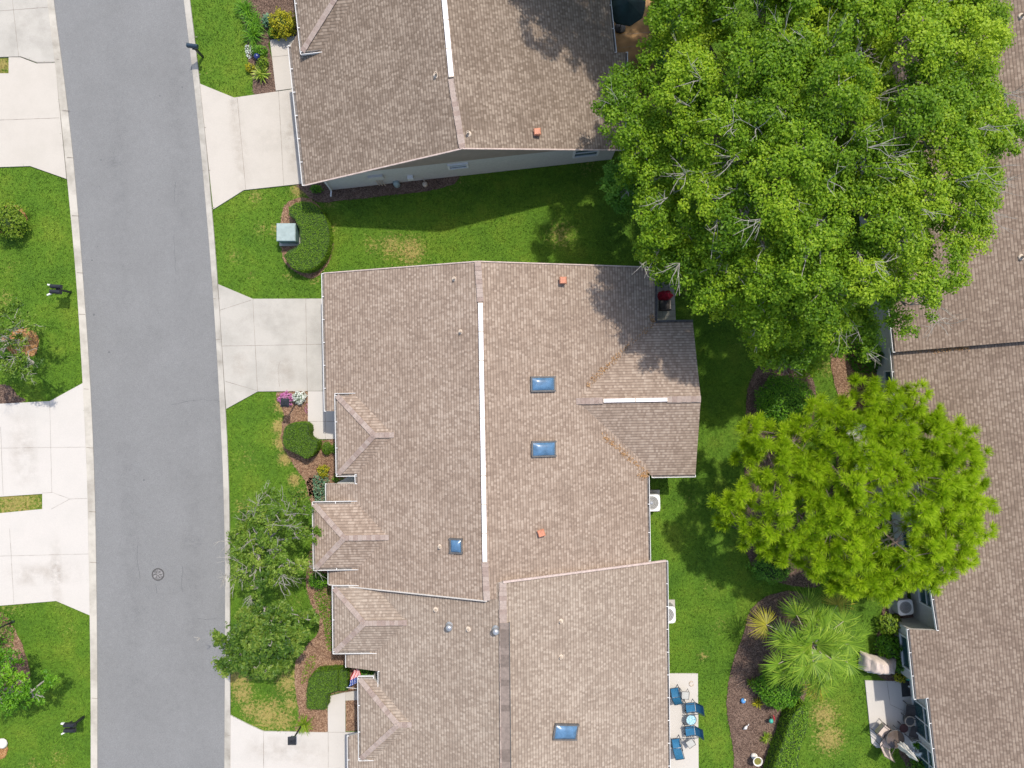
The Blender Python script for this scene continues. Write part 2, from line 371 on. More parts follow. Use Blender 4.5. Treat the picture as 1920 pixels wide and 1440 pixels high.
def dist_poly(x, y, poly):
    best = np.full(np.shape(x), 1e9)
    for (x1, y1), (x2, y2) in zip(poly, poly[1:]+poly[:1]):
        dx, dy = x2-x1, y2-y1; L2 = dx*dx+dy*dy+1e-12
        t = np.clip(((x-x1)*dx+(y-y1)*dy)/L2, 0, 1)
        best = np.minimum(best, np.hypot(x-x1-t*dx, y-y1-t*dy))
    return best
def poisson(poly, sp, rng, tries=9000, inset=0.0):
    xs = [p[0] for p in poly]; ys = [p[1] for p in poly]; out = []
    X = rng.uniform(min(xs), max(xs), tries); Y = rng.uniform(min(ys), max(ys), tries)
    ok = in_poly(X, Y, poly)
    if inset: ok &= dist_poly(X, Y, poly) > inset
    g = {}
    for x, y in zip(X[ok], Y[ok]):
        k = (int(x//sp), int(y//sp)); bad = False
        for i in (-1, 0, 1):
            for j in (-1, 0, 1):
                for q in g.get((k[0]+i, k[1]+j), ()):
                    if (q[0]-x)**2+(q[1]-y)**2 < sp*sp: bad = True
        if not bad: g.setdefault(k, []).append((x, y)); out.append((x, y))
    return np.array(out)
def smooth_poly(pts, n=4):
    """Catmull-Rom through a closed list of 2-D points"""
    out = []; N = len(pts)
    for i in range(N):
        p0, p1, p2, p3 = (np.array(pts[(i+j-1) % N], float) for j in range(4))
        for k in range(n):
            t = k/n
            out.append(tuple(0.5*((2*p1)+(-p0+p2)*t+(2*p0-5*p1+4*p2-p3)*t*t+(-p0+3*p1-3*p2+p3)*t**3)))
    return out
def W2(pts, h=0.0): return [P2(u, v, h) for u, v in pts]

# ------------------------------------------------------------------ ground, road, kerbs, drives
g = MB(); g.face([(-400, -400, -0.06), (400, -400, -0.06), (400, 400, -0.06), (-400, 400, -0.06)], GRASS)
tag(g.build('ground'), kind='structure')
def edge(pts, n=60):
    vs = [p[1] for p in pts]; us = [p[0] for p in pts]
    v = np.linspace(-700, 2100, n)
    k0 = (us[1]-us[0])/(vs[1]-vs[0])
    u = np.interp(v, vs, us); u[v < vs[0]] = us[0] + k0*(v[v < vs[0]]-vs[0])
    u = np.convolve(np.pad(u, 2, mode='reflect', reflect_type='odd'), np.ones(5)/5, 'valid')
    return [P2(a, b) for a, b in zip(u, v)]
RL = edge([(101,0),(113,93),(128,200),(138,300),(147,393),(152.5,480),(160,573),(167,667),(172,763),(176,847),(179.5,960),(181,1093),(183,1227),(183,1440)])
GL = edge([(90,0),(106,127),(115,200),(124,300),(134,400),(142,480),(149,580),(156,707),(160,770),(164,847),(167,960),(170,1153),(172,1260),(172,1440)])
RR = edge([(345,0),(356,87),(363,150),(375,253),(383,350),(395,480),(402,580),(410,713),(415,800),(421.5,960),(423,1127),(422,1260),(421,1440)])
GR = edge([(357,0),(370,107),(377,158),(388,283),(400,397),(404.5,480),(410,533),(418,667),(424,767),(430,880),(432,960),(432,1260),(433,1340),(433,1440)])
def strip(a, b, z, m, mbx):
    for i in range(len(a)-1):
        mbx.face([(*a[i], z), (*a[i+1], z), (*b[i+1], z), (*b[i], z)], m)
r = MB(); strip(RL, RR, 0.008, ROAD, r)
def crack(mbx, pts, wd=0.03, z=0.012, m=None, jit=0.05):
    pts = W2(pts); q = []
    for a, b in zip(pts, pts[1:]):
        n = max(2, int(math.dist(a, b)/0.25))
        for i in range(n): t = i/n; q.append((a[0]+(b[0]-a[0])*t+random.uniform(-jit, jit), a[1]+(b[1]-a[1])*t+random.uniform(-jit, jit)))
    q.append(pts[-1])
    for a, b in zip(q, q[1:]):
        dx, dy = b[0]-a[0], b[1]-a[1]; L = math.hypot(dx, dy)+1e-9; ww = wd*random.uniform(0.5, 1)
        ox, oy = -dy/L*ww/2, dx/L*ww/2
        mbx.face([(a[0]+ox, a[1]+oy, z), (a[0]-ox, a[1]-oy, z), (b[0]-ox, b[1]-oy, z), (b[0]+ox, b[1]+oy, z)], m or CRACK)
for c in ([(322,757),(355,752),(382,749),(412,753)], [(258,1015),(259,1060),(263,1085)], [(341,1060),(343,1110)],[(326,440),(327,480),(330,510)],[(330,340),(327,380)],[(370,1160),(405,1160)],[(293,1092),(294,1112)]):
    crack(r, c, 0.024)
for u, v in ((342,164),(187,349),(183,462),(173,488),(176,590),(205,660),(190,300),(298,375),(270,900),(300,180)):
    p = P(u, v); s_ = random.uniform(0.03, 0.07)
    r.face([(p.x+s_*math.cos(a)*random.uniform(.6, 1), p.y+s_*math.sin(a)*random.uniform(.6, 1), 0.013) for a in np.linspace(0, 6.28, 8)[:-1]], CRACK)
for a_, b_, wd_ in (((215,-100),(232,700),46),((320,-100),(352,700),46),((232,650),(262,1540),46),((352,650),(372,1540),46),((395,420),(425,1200),14),((150,480),(180,1000),12)): stain(r, a_, b_, wd_, 0.014, OIL)
for u, v, w_ in ((300,620,26),(250,880,18),(360,1010,22),(330,1250,20),(210,300,18),(285,130,22)): stain(r, (u-w_, v), (u+w_, v+4), w_*1.3, 0.017, OIL)
tag(r.build('road'), kind='structure')
def kerb(inner, outer, joints):
    m = MB(); zi, zo = 0.03, 0.09
    for i in range(len(inner)-1):
        a, b, c, d = inner[i], inner[i+1], outer[i+1], outer[i]
        m.face([(*a, zi), (*b, zi), (*c, zo), (*d, zo)], CURB)
        m.face([(*a, -0.02), (*b, -0.02), (*b, zi), (*a, zi)], CURB); m.face([(*c, -0.02), (*d, -0.02), (*d, zo), (*c, zo)], CURB)
    for (ua, ub, v) in joints:
        p, q = P(ua, v, zi+0.004), P(ub, v-1, zo+0.004); d = Vector((0, 0.014, 0))
        m.face([p-d, q-d, q+d, p+d], JOINT)
    return tag(m.build('kerb'), kind='structure')
kerb(RL, GL, [(113,106,112),(131,117,208),(139,125,296),(148,135,405),(156,144,512),(160,148,590),(168,157,730),(175,162,840),(180,167,960),(181,168,1055),(183,172,1310)])
kerb(RR, GR, [(356,370,70),(362,376,140),(373,386,240),(380,394,320),(388,402,390),(404,416,637),(415,424,760),(422,431,1010),(422,432,1380),(400,411,560)])

KEEP = []                                        # ground polygons without lawn
def slab(name, px, m, z=0.05, joints=(), stains=(), jw=0.022, jm=None, marks=()):
    q = MB(); poly = W2(px); q.prism(poly, -0.02, z, m); KEEP.append(poly)
    for j in joints: crack(q, j, jw, z+0.004, jm or JOINT, 0.004)
    for j in stains: crack(q, j, jw*0.7, z+0.004, JOINT, 0.05)
    for k_, (a_, b_, wd_, m_) in enumerate(marks): stain(q, a_, b_, wd_, z+0.008+0.0022*k_, m_)
    return tag(q.build(name), kind='structure')
slab('driveway', [(376,158),(440,184),(552,168),(620,158),(640,335),(567,345),(458,357),(401,393)], CON, 0.075,
     [[(523,170),(533,349)],[(446,184),(462,356)]], [], marks=[((438,172),(462,372),34,STAINB),((436,182),(446,215),18,STAING),((540,160),(556,350),30,STAINB),((470,270),(560,255),60,STAING)])
slab('walkway', [(507,76),(560,68),(600,160),(518,171)], CON, 0.068, [[(510,108),(560,103)]])
slab('driveway', [(410,533),(475,560.5),(640,560),(640,732.5),(484,734),(425,766.5)], CONG, 0.075,
     [[(475,561),(484,734)],[(417,649),(640,645)],[(574,560),(577,733)],[(413,582),(472,563)],[(424,715),(482,732)]], [[(527,675),(522,695),(525,725)]], marks=[((440,598),(500,598),60,STAING),((490,600),(560,590),80,STAING),((430,690),(470,680),50,STAINB),((500,690),(560,700),60,STAINB),((580,590),(606,640),40,STAING)])
slab('walkway', [(578,733.5),(650,733.5),(650,823),(592,823),(581,814),(578,790)], CONW, 0.07, [[(578,790),(650,790)],[(610.5,735),(611,822)]])
slab('driveway', [(433,1340),(466,1357),(495,1370),(615,1372),(690,1372),(690,1620),(433,1600)], CONW, 0.075,
     [[(495,1370),(496,1600)],[(616,1372),(617,1600)]], marks=[((450,1400),(620,1410),60,STAINB)])
slab('walkway', [(615,1305),(648,1297),(648,1371.5),(615.5,1371.5)], CONW, 0.07, [])
slab('walkway', [(648.5,1297),(690,1290),(690,1310),(648.5,1312)], CON, 0.10, [])
slab('driveway', [(-200,-160),(60,-160),(90,0),(105,118),(72,119),(40,107),(0,108),(-200,116)], CONG, 0.075, [[(0,22),(91,15)],[(25,0),(37,107)],[(105,117),(72,118),(40,107)]], [], marks=[((30,-20),(40,110),50,STAING),((70,-20),(85,110),50,STAING)])
slab('driveway', [(-200,139),(18,138.5),(18,108.5),(40,108.5),(70,120),(105,119),(126,336),(58,312),(0,314),(-200,322)], CON, 0.072, [[(0,226),(113,222)]], [])
slab('driveway', [(157,718),(95,752),(0,757),(-200,768),(-200,939),(0,931),(81,925.5),(81,954),(0,962),(-200,972),(-200,1150),(0,1135),(107,1126),(170,1153),(165,900)], CONW, 0.075,
     [[(81,924),(100,923),(133,935),(165,934)],[(133,935),(98,954)],[(0,840),(163,838)],[(95,752),(99,923)],[(20,990),(28,1130)],[(0,1042),(168,1038)],[(3,800),(8,928)]], [], 0.018, marks=[((104,1000),(112,1150),24,STAINB),((40,760),(50,920),60,STAINB),((0,1080),(160,1070),50,STAINB)])
slab('patio', [(1236,1262),(1308,1262),(1311,1640),(1236,1640)], CONW, 0.06, [])
pv = MB(); poly = W2([(1218,513),(1263,514),(1267,607),(1218,607)]); KEEP.append(poly); pv.prism(poly, -0.02, 0.05, PAVER)
for j in ([(1220,528),(1264,528)],[(1220,539),(1264,539)],[(1220,549),(1265,549)],[(1220,571),(1265,571)],[(1220,582),(1265,582)],[(1220,593),(1266,593)],[(1242,528),(1242,593)],[(1253,515),(1253,593)],[(1231,515),(1231,606)]): crack(pv, j, 0.02, 0.054, JOINT, 0.003)
tag(pv.build('patio'), kind='structure')
pv = MB(); poly = W2([(1125,-120),(1215,-140),(1228,28),(1240,165),(1225,190),(1140,190)]); KEEP.append(poly); pv.prism(poly, -0.02, 0.05, PAVEB)
for k in range(7): crack(pv, [(1140, 20+k*24), (1236, 12+k*24)], 0.02, 0.054, JOINT, 0.01)
tag(pv.build('patio'), kind='structure')
slab('patio', [(1621,1275),(1700,1277),(1760,1290),(1770,1420),(1690,1402),(1642,1401),(1633,1392)], CONW, 0.06, [[(1662,1278),(1668,1320),(1700,1335)]], [])
slab('patio', [(1600,815),(1700,815),(1715,960),(1608,960)], PAVER, 0.06, [])

# mulch beds
def bed(px, m, z=0.035, n=4, chips=130, name='mulch_bed', smooth=True):
    poly = smooth_poly(W2(px), n) if smooth else W2(px)
    poly = [(x+random.uniform(-.03, .03), y+random.uniform(-.03, .03)) for x, y in poly]
    KEEP.append(poly); q = MB(); q.prism(poly, -0.02, z, m); o = q.build(name); tag(o, kind='structure')
    xs = [p[0] for p in poly]; ys = [p[1] for p in poly]
    N = int((max(xs)-min(xs))*(max(ys)-min(ys))*chips)
    X = RNG.uniform(min(xs)-.06, max(xs)+.06, N); Y = RNG.uniform(min(ys)-.06, max(ys)+.06, N)
    k = in_poly(X, Y, poly) | (dist_poly(X, Y, poly) < 0.05); X, Y = X[k], Y[k]; N = len(X)
    if N:
        pos = np.stack([X, Y, np.full(N, z+0.012)+RNG.random(N)*0.02], 1); nor = nrm(np.array([0, 0, 1.0])+RNG.normal(size=(N, 3))*0.35)
        V = leaf_quads(pos, nor, 0.05+0.07*RNG.random(N), 0.02+0.02*RNG.random(N), RNG)
        c = quads('mulch_chips', V, m, RNG.random(N)); c.parent = o; c['kind'] = 'stuff'
    return poly
bed([(470,-60),(560,-60),(575,60),(506,74),(510,110),(518,172),(478,178),(474,150),(466,110),(462,60),(452,20)], MULCHD, n=3)
bed([(520,736),(577,735),(578,790),(582,816),(600,826),(650,826),(650,900),(590,935),(572,900),(548,868),(530,830),(528,800),(533,780),(524,755)], MULCH, n=3)
bed([(575,905),(600,900),(640,940),(640,1100),(650,1140),(650,1230),(668,1260),(668,1296),(615,1304),(615,1370),(556,1370),(560,1340),(556,1300),(552,1250),(572,1215),(600,1180),(588,1140),(575,1100),(580,1040),(592,980)], MULCH, n=3)
bed([(649,1313),(690,1312),(690,1371),(649,1371)], MULCH, smooth=False)
bed([(548,375),(580,372),(608,400),(621,430),(625,465),(612,500),(585,522),(548,505),(530,480),(528,400)], MULCH)
bed([(566,342),(700,338),(790,330),(860,322),(850,345),(800,358),(740,365),(640,376),(595,378),(572,362)], MULCHD)
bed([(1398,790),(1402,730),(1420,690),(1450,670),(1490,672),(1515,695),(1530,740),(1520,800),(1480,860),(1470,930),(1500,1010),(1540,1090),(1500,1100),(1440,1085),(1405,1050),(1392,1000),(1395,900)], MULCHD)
bed([(1560,640),(1640,640),(1675,700),(1670,800),(1600,800),(1570,740)], MULCH)
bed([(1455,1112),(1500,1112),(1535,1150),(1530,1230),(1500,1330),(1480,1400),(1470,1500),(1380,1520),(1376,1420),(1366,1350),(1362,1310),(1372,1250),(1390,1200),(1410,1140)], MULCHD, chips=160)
bed([(0,1148),(20,1165),(38,1200),(52,1240),(56,1265),(48,1290),(10,1300),(-60,1290),(-60,1150)], MULCH)
bed([(25,385),(45,395),(52,415),(40,435),(15,442),(-15,430),(-10,395)], NEEDLE)
bed([(40,615),(62,618),(73,640),(66,665),(40,668),(15,655),(5,630)], NEEDLE)
bed([(-80,725),(10,722),(32,740),(42,754),(-80,765)], MULCHD)
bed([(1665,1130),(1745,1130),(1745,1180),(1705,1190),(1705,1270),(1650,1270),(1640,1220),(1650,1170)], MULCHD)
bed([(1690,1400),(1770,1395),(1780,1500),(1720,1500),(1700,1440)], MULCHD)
bed([(-10,1390),(8,1388),(15,1402),(10,1418),(-10,1425)], NEEDLE)
# notches of worn grass between the paired drives stay lawn
# dry patches of the lawn (pixel, radius px, strength)
DRY = [(770,470,28,.8),(735,462,26,.7),(700,460,20,.5),(560,355,16,.9),(480,368,14,.6),(1050,440,26,.6),(1200,405,12,.8),(30,942,60,.75),(5,122,16,.95),
 (448,1270,26,.9),(455,1300,22,.85),(500,1340,28,.9),(530,1350,24,.8),(540,1280,24,.8),(468,1330,18,.8),(545,1320,16,.8),(515,1320,14,.7),(530,760,14,1.15),(524,800,13,1.15),(528,830,13,1.15),(535,860,12,1.15),(552,900,11,1.15),(565,930,11,1.15),(572,990,9,.7),(455,950,16,.6),
 (1545,1340,26,.85),(1555,1385,28,.85),(1530,1300,16,.6),(1640,1110,14,.7),(1240,1255,16,.6),(1318,1230,9,.7),(1330,1100,16,.35),(1350,1170,20,.35),(1270,870,10,.4),(440,480,14,.45),(490,430,14,.5),(515,430,12,.6),(540,520,10,.5),(470,515,10,.4),
 (20,1125,30,.5),(130,1180,20,.3),(110,1420,20,.4),(60,1435,18,.4),(10,560,18,.5),(20,500,20,.3),(1390,640,16,.35),(1285,545,12,.6),(630,350,30,.4),(850,335,30,.4),(1100,310,25,.4),(620,430,12,.6),(618,380,12,.6),(460,860,26,.3),(590,525,10,.55),(600,1180,12,.4),(612,440,8,.6),(1550,690,20,.5),(1340,830,20,.2),(1300,940,24,.25),(470,40,12,.3),(390,130,12,.25),(600,1250,20,.5),(545,1390,12,.3),(560,1130,12,.4),(540,1150,14,.5)]
def dry_at(x, y):
    d = np.full(np.shape(x), -0.12)
    for u, v, rr, a in DRY:
        px, py = P2(u, v); s_ = rr*H/F
        d = np.maximum(d, a*1.05*np.exp(-((x-px)**2+(y-py)**2)/(2*(s_*0.85)**2)) - 0.12)
    return d
# lawn sheet: a fine grid that carries the dry patches
nx, ny = 330, 250
gx = np.linspace(-30, 32, nx); gy = np.linspace(-24, 24, ny)
GX, GY = np.meshgrid(gx, gy); vv = np.stack([GX.ravel(), GY.ravel(), np.zeros(nx*ny)], 1)
i = np.arange((nx-1)*(ny-1)); a = (i // (nx-1))*nx + i % (nx-1)
ff = np.stack([a, a+1, a+nx+1, a+nx], 1)
me = bpy.data.meshes.new('lawn'); me.from_pydata(vv.tolist(), [], ff.tolist()); me.materials.append(GRASS)
at = me.attributes.new('dry', 'FLOAT', 'POINT'); at.data.foreach_set('value', dry_at(vv[:, 0], vv[:, 1]).astype(np.float32))
at = me.attributes.new('tint', 'FLOAT', 'POINT'); at.data.foreach_set('value', np.full(nx*ny, 0.42, np.float32))
o = bpy.data.objects.new('lawn', me); COL.objects.link(o); tag(o, kind='structure')

# ------------------------------------------------------------------ houses
RAKE = plain('rake_edge_pale', (0.46,0.36,0.31), 0.8, 0.2, 6)
class Plane:
    """a roof plane: eave passes the photo pixel (u,v) at height h0, rises towards world angle phi (deg)"""
    def __init__(s, u, v, h0, phi, pitch):
        s.p = P(u, v, h0); s.h0 = h0; s.c = math.cos(math.radians(phi)); s.s = math.sin(math.radians(phi)); s.k = pitch
    def z(s, x, y): return s.h0 + s.k*((x-s.p.x)*s.c + (y-s.p.y)*s.s)
    def at(s, u, v):
        a, b = (u-960)/F, (720-v)/F; q = a*s.c+b*s.s
        h = (s.h0 + s.k*(H*q - (s.p.x*s.c+s.p.y*s.s)))/(1+s.k*q)
        return P(u, v, h)
class Runs(MB):
    """several separate pieces of one kind, each built as an object of its own"""
    def __init__(s): s.runs = []
    def face(s, *a):
        q = MB(); q.face(*a); s.runs.append(q)
    def build(s, name, parent=None): return [q.build(name, parent) for q in s.runs]
class Frame:
    def __init__(s, deg): s.c = math.cos(math.radians(deg)); s.s = math.sin(math.radians(deg))
    def loc(s, p): return (p[0]*s.c+p[1]*s.s, -p[0]*s.s+p[1]*s.c)
    def w(s, a, b, z): return Vector((a*s.c-b*s.s, a*s.s+b*s.c, z))
def gutter(q, a, b, out, m=None, wd=0.11):
    """open box gutter hung just outside an eave edge a-b"""
    if isinstance(q, Runs): q.runs.append(MB()); q = q.runs[-1]
    a, b, out = Vector(a), Vector(b), Vector(out).normalized()
    z = Vector((0, 0, -0.07)); o1 = out*0.012; o2 = out*wd
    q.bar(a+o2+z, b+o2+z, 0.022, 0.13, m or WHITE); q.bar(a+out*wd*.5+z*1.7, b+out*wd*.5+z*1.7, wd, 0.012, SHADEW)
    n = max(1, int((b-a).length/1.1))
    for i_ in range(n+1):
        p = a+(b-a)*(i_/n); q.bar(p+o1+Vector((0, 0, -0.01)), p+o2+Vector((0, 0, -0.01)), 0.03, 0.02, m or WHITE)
def cap(q, a, b, wd=0.3, m=None, lift=0.015):
    """overlapping ridge-cap shingles along an edge"""
    a, b = Vector(a), Vector(b); L = (b-a).length; n = max(1, int(L/0.2))
    for i_ in range(n):
        p, r_ = a+(b-a)*(i_/n), a+(b-a)*((i_+0.98)/n)
        q.bar(p+Vector((0, 0, lift)), r_+Vector((0, 0, lift+0.012)), wd*random.uniform(.92, 1.04), 0.02, m or random.choice(CAPS))
def hip_front(roof, wall, gut, fr, main, px, e, pitch, sh):
    """hipped front wing: px = NW and SW eave corners (photo pixels at height e)"""
    (a, tN), (b, tS) = fr.loc(P(*px[0], e)), fr.loc(P(*px[1], e)); s0 = (a+b)/2; tm = (tN+tS)/2; wv = (tN-tS)/2
    ms = fr.loc(main.p)[0]
    sf = ms + (e-main.h0)/main.k; hr = e+pitch*wv; sr = ms + (hr-main.h0)/main.k
    W = fr.w; NW, SW, NF, SF = W(s0, tN, e), W(s0, tS, e), W(sf+.05, tN, e), W(sf+.05, tS, e); HP, R = W(s0+wv, tm, hr), W(sr+.04, tm, hr)
    for pl in ([NW, SW, HP], [NW, HP, R, NF], [SW, SF, R, HP]): roof.slope(pl, sh)
    for x, y in ((NW, HP), (SW, HP), (HP, R)): cap(roof, x, y, 0.26)
    o = -Vector((fr.c, fr.s, 0)); n = Vector((-fr.s, fr.c, 0))
    gutter(gut, NW, SW, o); gutter(gut, NW+o*.1, NF, n); gutter(gut, SW+o*.1, SF, -n)
    wp = [W(s0+.4, tN-.35, 0), W(s0+.4, tS+.35, 0), W(sf+.9, tS+.35, 0), W(sf+.9, tN-.35, 0)]
    wall.prism([(p.x, p.y) for p in wp], 0, e-0.12, STUCCO)
    return HP, R
def gable_block(wall, gab, fr, sl, sr_, sm, t0, t1, hw, hr, m=None, gm=None, notch=None):
    """walls to hw between s=sl..sr_, t=t0..t1 with gable triangles of height hr at s=sm"""
    W = fr.w
    q = [W(sl, t0, 0), W(sr_, t0, 0), W(sr_, t1, 0), W(sl, t1, 0)]
    if notch: q += [W(sl, notch[1], 0), W(sl+notch[2], notch[1], 0), W(sl+notch[2], notch[0], 0), W(sl, notch[0], 0)]
    wall.prism([(p.x, p.y) for p in q], 0, hw, m or STUCCO)
    for t in (t0+(.02 if t0 < t1 else -.02), t1-(.02 if t0 < t1 else -.02)):
        gab.face([W(sl+.05, t, hw), W(sr_-.05, t, hw), W(sm, t, hr)], gm or TAUPE)
def window(par, c, along, up_out, wd, z0, z1, mull=1):
    """framed window on a wall: c = (x,y) of its middle on the wall face, along/out unit vectors"""
    al, ou = Vector((*along, 0)), Vector((*up_out, 0)); c = Vector((c[0], c[1], 0))
    q = MB(); f = 0.07
    for zz in (z0, z1): q.bar(c-al*(wd/2+f)+ou*.03+Vector((0, 0, zz)), c+al*(wd/2+f)+ou*.03+Vector((0, 0, zz)), 0.10, f, WHITE)
    for sx in (-1, 1): q.bar(c+al*sx*(wd/2+f/2)+ou*.03+Vector((0, 0, z0+f/2)), c+al*sx*(wd/2+f/2)+ou*.03+Vector((0, 0, z1-f/2)), 0.10, f, WHITE)
    q.bar(c-al*wd/2+ou*.035+Vector((0, 0, (z0+z1)/2)), c+al*wd/2+ou*.035+Vector((0, 0, (z0+z1)/2)), 0.05, 0.045, WHITE)
    for k in range(1, mull): x = -wd/2+wd*k/mull; q.bar(c+al*x+ou*.035+Vector((0, 0, z0+f/2)), c+al*x+ou*.035+Vector((0, 0, z1-f/2)), 0.05, 0.045, WHITE)
    fo = q.build('window', par)
    q = MB(); p0, p1 = c-al*wd/2+ou*.015, c+al*wd/2+ou*.015
    q.face([p0+Vector((0, 0, z0)), p1+Vector((0, 0, z0)), p1+Vector((0, 0, z1)), p0+Vector((0, 0, z1))], GLASS); q.build('pane', fo)
    return fo
def skylight(par, c, along, plane, wd, ln, n=8):
    """domed acrylic skylight: wd across the slope, ln up the slope"""
    nrmv = Vector((-plane.k*plane.c, -plane.k*plane.s, 1)).normalized(); up = Vector((plane.c, plane.s, plane.k)).normalized()
    ac = nrmv.cross(up).normalized(); ca, sa = math.cos(along), math.sin(along); up, ac = up*ca+ac*sa, ac*ca-up*sa
    q = MB(); c = Vector(c); fr_ = MB()
    for sx in (-1, 1):
        fr_.bar(c+ac*sx*wd/2-up*(ln/2+.04)+nrmv*.05, c+ac*sx*wd/2+up*(ln/2+.04)+nrmv*.05, 0.07, 0.16, STEELD)
        fr_.bar(c+up*sx*ln/2-ac*(wd/2-.035)+nrmv*.05, c+up*sx*ln/2+ac*(wd/2-.035)+nrmv*.05, 0.07, 0.16, STEELD)
    fo = fr_.build('skylight', par)
    G = [[c+ac*(x/n-.5)*(wd-.06)+up*(y/n-.5)*(ln-.06)+nrmv*(.10+.12*(1-(2*x/n-1)**4)*(1-(2*y/n-1)**4)) for y in range(n+1)] for x in range(n+1)]
    for x in range(n):
        for y in range(n): q.face([G[x][y], G[x][y+1], G[x+1][y+1], G[x+1][y]], SKYG)
    q.build('dome', fo, smooth=True); return fo
STEELD = plain('bronze_frame', (0.10,0.095,0.09), 0.5, 0.2)
def pipe_vent(par, p, h=0.28, r_=0.045):
    q = MB(); p = Vector(p); q.lathe(p-Vector((0, 0, .04)), [(r_*2.8, 0), (r_*2.4, .05), (r_*1.1, .07), (r_, h), (r_*.6, h), (r_*.6, h-.06)], PIPE, 10); return q.build('vent_pipe', par)
def box_vent(par, p, rz):
    q = MB(); p = Vector(p); q.box(p+Vector((0, 0, .10)), (0.24, 0.24, 0.24), ORANGE, rz); o_ = q.build('roof_vent', par)
    q = MB(); q.box(p+Vector((0, 0, .255)), (0.33, 0.33, 0.07), ORANGE, rz, taper=0.75); q.build('vent_cap', o_); return o_
def ridge_vent(par, a, b, m=None, wd=0.2):
    q = MB(); q.bar(Vector(a)+Vector((0, 0, .055)), Vector(b)+Vector((0, 0, .055)), wd, 0.06, m or VENTW)
    a, b = Vector(a), Vector(b); n = max(1, int((b-a).length/1.22)); dv = (b-a).normalized()
    for k in range(n+1): p = a+(b-a)*(k/n)+Vector((0, 0, .058)); q.bar(p-dv*.02, p+dv*.02, wd*1.03, 0.064, PIPE)
    return q.build('ridge_vent', par)

# ---- house A (middle)
hA = thing('house', 'long tan-roofed house in the middle with three blue skylights on its roof', 'house', P(900, 800))
AL, AR = Plane(610,650,2.6,1.0,0.325), Plane(1228,540,2.6,181.0,0.303)
fA = Frame(1.0); roof, wall, gut, gab = MB(), MB(), Runs(), Runs()
N_, S_ = AL.at(896,491), AL.at(913,1126)
RN = AR.at(936,1100)
LA = [(607,513),(612,771),(648,771),(648,800),(668,850),(670,907),(613,907),(613.5,944),(640,960),(640,1040),(617,1062),(617,1095)]
Lw = [AL.at(*p) for p in LA]
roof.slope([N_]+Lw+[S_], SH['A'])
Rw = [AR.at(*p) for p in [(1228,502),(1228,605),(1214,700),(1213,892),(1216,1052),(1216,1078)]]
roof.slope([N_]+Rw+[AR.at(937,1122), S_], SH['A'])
for a_, b_ in ((N_, Lw[0]), (N_, Rw[0])): roof.bar(a_+Vector((0, .02, .01)), b_+Vector((0, .02, .01)), .05, .06, RAKE)
cap(roof, N_, AL.at(901,566)); cap(roof, AL.at(909.3,1054), S_)
# rear gabled wing
pw = 0.325
e1, e2 = P(1300,604,2.6), P(1303,890,2.6)
(s1, t1), (s2, t2) = fA.loc(e1), fA.loc(e2); s12 = (s1+s2)/2; tm = (t1+t2)/2; wv = (t1-t2)/2; hr = 2.6+pw*wv
msA = fA.loc(AR.p)[0]; sv = msA-(hr-2.6)/AR.k
PK = fA.w(s12+.0, tm, hr); RE = fA.w(sv-.06, tm, hr)
roof.slope([PK, RE, fA.w(msA-.03, t1, 2.6), fA.w(s12, t1, 2.6)], SH['A']); roof.slope([PK, fA.w(s12, t2, 2.6), fA.w(msA-.36, t2, 2.6+.0), RE], SH['A'])
cap(roof, RE, fA.w(fA.loc(P(1131,752,hr))[0], tm, hr)); cap(roof, fA.w(fA.loc(P(1251,750,hr))[0], tm, hr), PK)
hip_front(roof, wall, gut, fA, AL, ((633,742),(633,889)), 3.1, 0.325, SH['A'])
hip_front(roof, wall, gut, fA, AL, ((590,945.5),(591,1065.5)), 3.1, 0.325, SH['A'])
oW, oE = Vector((-fA.c, -fA.s, 0)), Vector((fA.c, fA.s, 0)); nA = Vector((-fA.s, fA.c, 0))
gutter(gut, Lw[0], Lw[1], oW); gutter(gut, Lw[5], Lw[4]+(Lw[5]-Lw[4])*.7, oW); gutter(gut, Lw[6], Lw[7], oW, wd=.08); gutter(gut, Lw[10], Lw[11], oW, wd=.06)
gutter(gut, Rw[0], Rw[1], oE, STEELD); gutter(gut, Rw[3], Rw[4], oE); gutter(gut, fA.w(msA, t1, 2.6), fA.w(s12, t1, 2.6), nA, STEELD); gutter(gut, fA.w(msA-.3, t2, 2.6), fA.w(s12, t2, 2.6), -nA)
sN = fA.loc(N_)
sl, srr = fA.loc(Lw[0])[0]+.45, msA-.65
tN_, tS_ = fA.loc(Lw[0])[1]-.4, fA.loc(Lw[-1])[1]+.9
gable_block(wall, gab, fA, sl, srr, sN[0], tS_, tN_, 2.45, 4.75, notch=(fA.loc(P(620,905,2.4))[1], fA.loc(P(620,768,2.4))[1], 2.2))
q4 = [fA.w(srr-.3, t1-.35, 0), fA.w(s12-.4, t1-.35, 0), fA.w(s12-.4, t2+.35, 0), fA.w(srr-.3, t2+.35, 0)]
wall.prism([(p.x, p.y) for p in q4], 0, 2.44, STUCCO); gab.face([fA.w(s12-.42, t1-.4, 2.44), fA.w(s12-.42, t2+.4, 2.44), fA.w(s12-.42, tm, hr-.15)], TAUPE)
roof.build('roof', hA); wall.build('wall', hA); gab.build('gable', hA); gut.build('gutter', hA)
ridge_vent(hA, AL.at(901,568), AL.at(909.3,1053)); ridge_vent(hA, fA.w(fA.loc(P(1131,752,hr))[0], tm, hr), fA.w(fA.loc(P(1251,750,hr))[0], tm, hr), wd=.17)
skylight(hA, AR.at(1017.5,720), 0, AR, 0.64, 1.12); skylight(hA, AR.at(1019,841.5), math.radians(-1), AR, 0.66, 1.12); skylight(hA, AL.at(856,1023), 0, AL, 0.62, 0.56)
box_vent(hA, AR.at(1055,527), 0.02); box_vent(hA, AR.at(1014.5,998), 0.3)
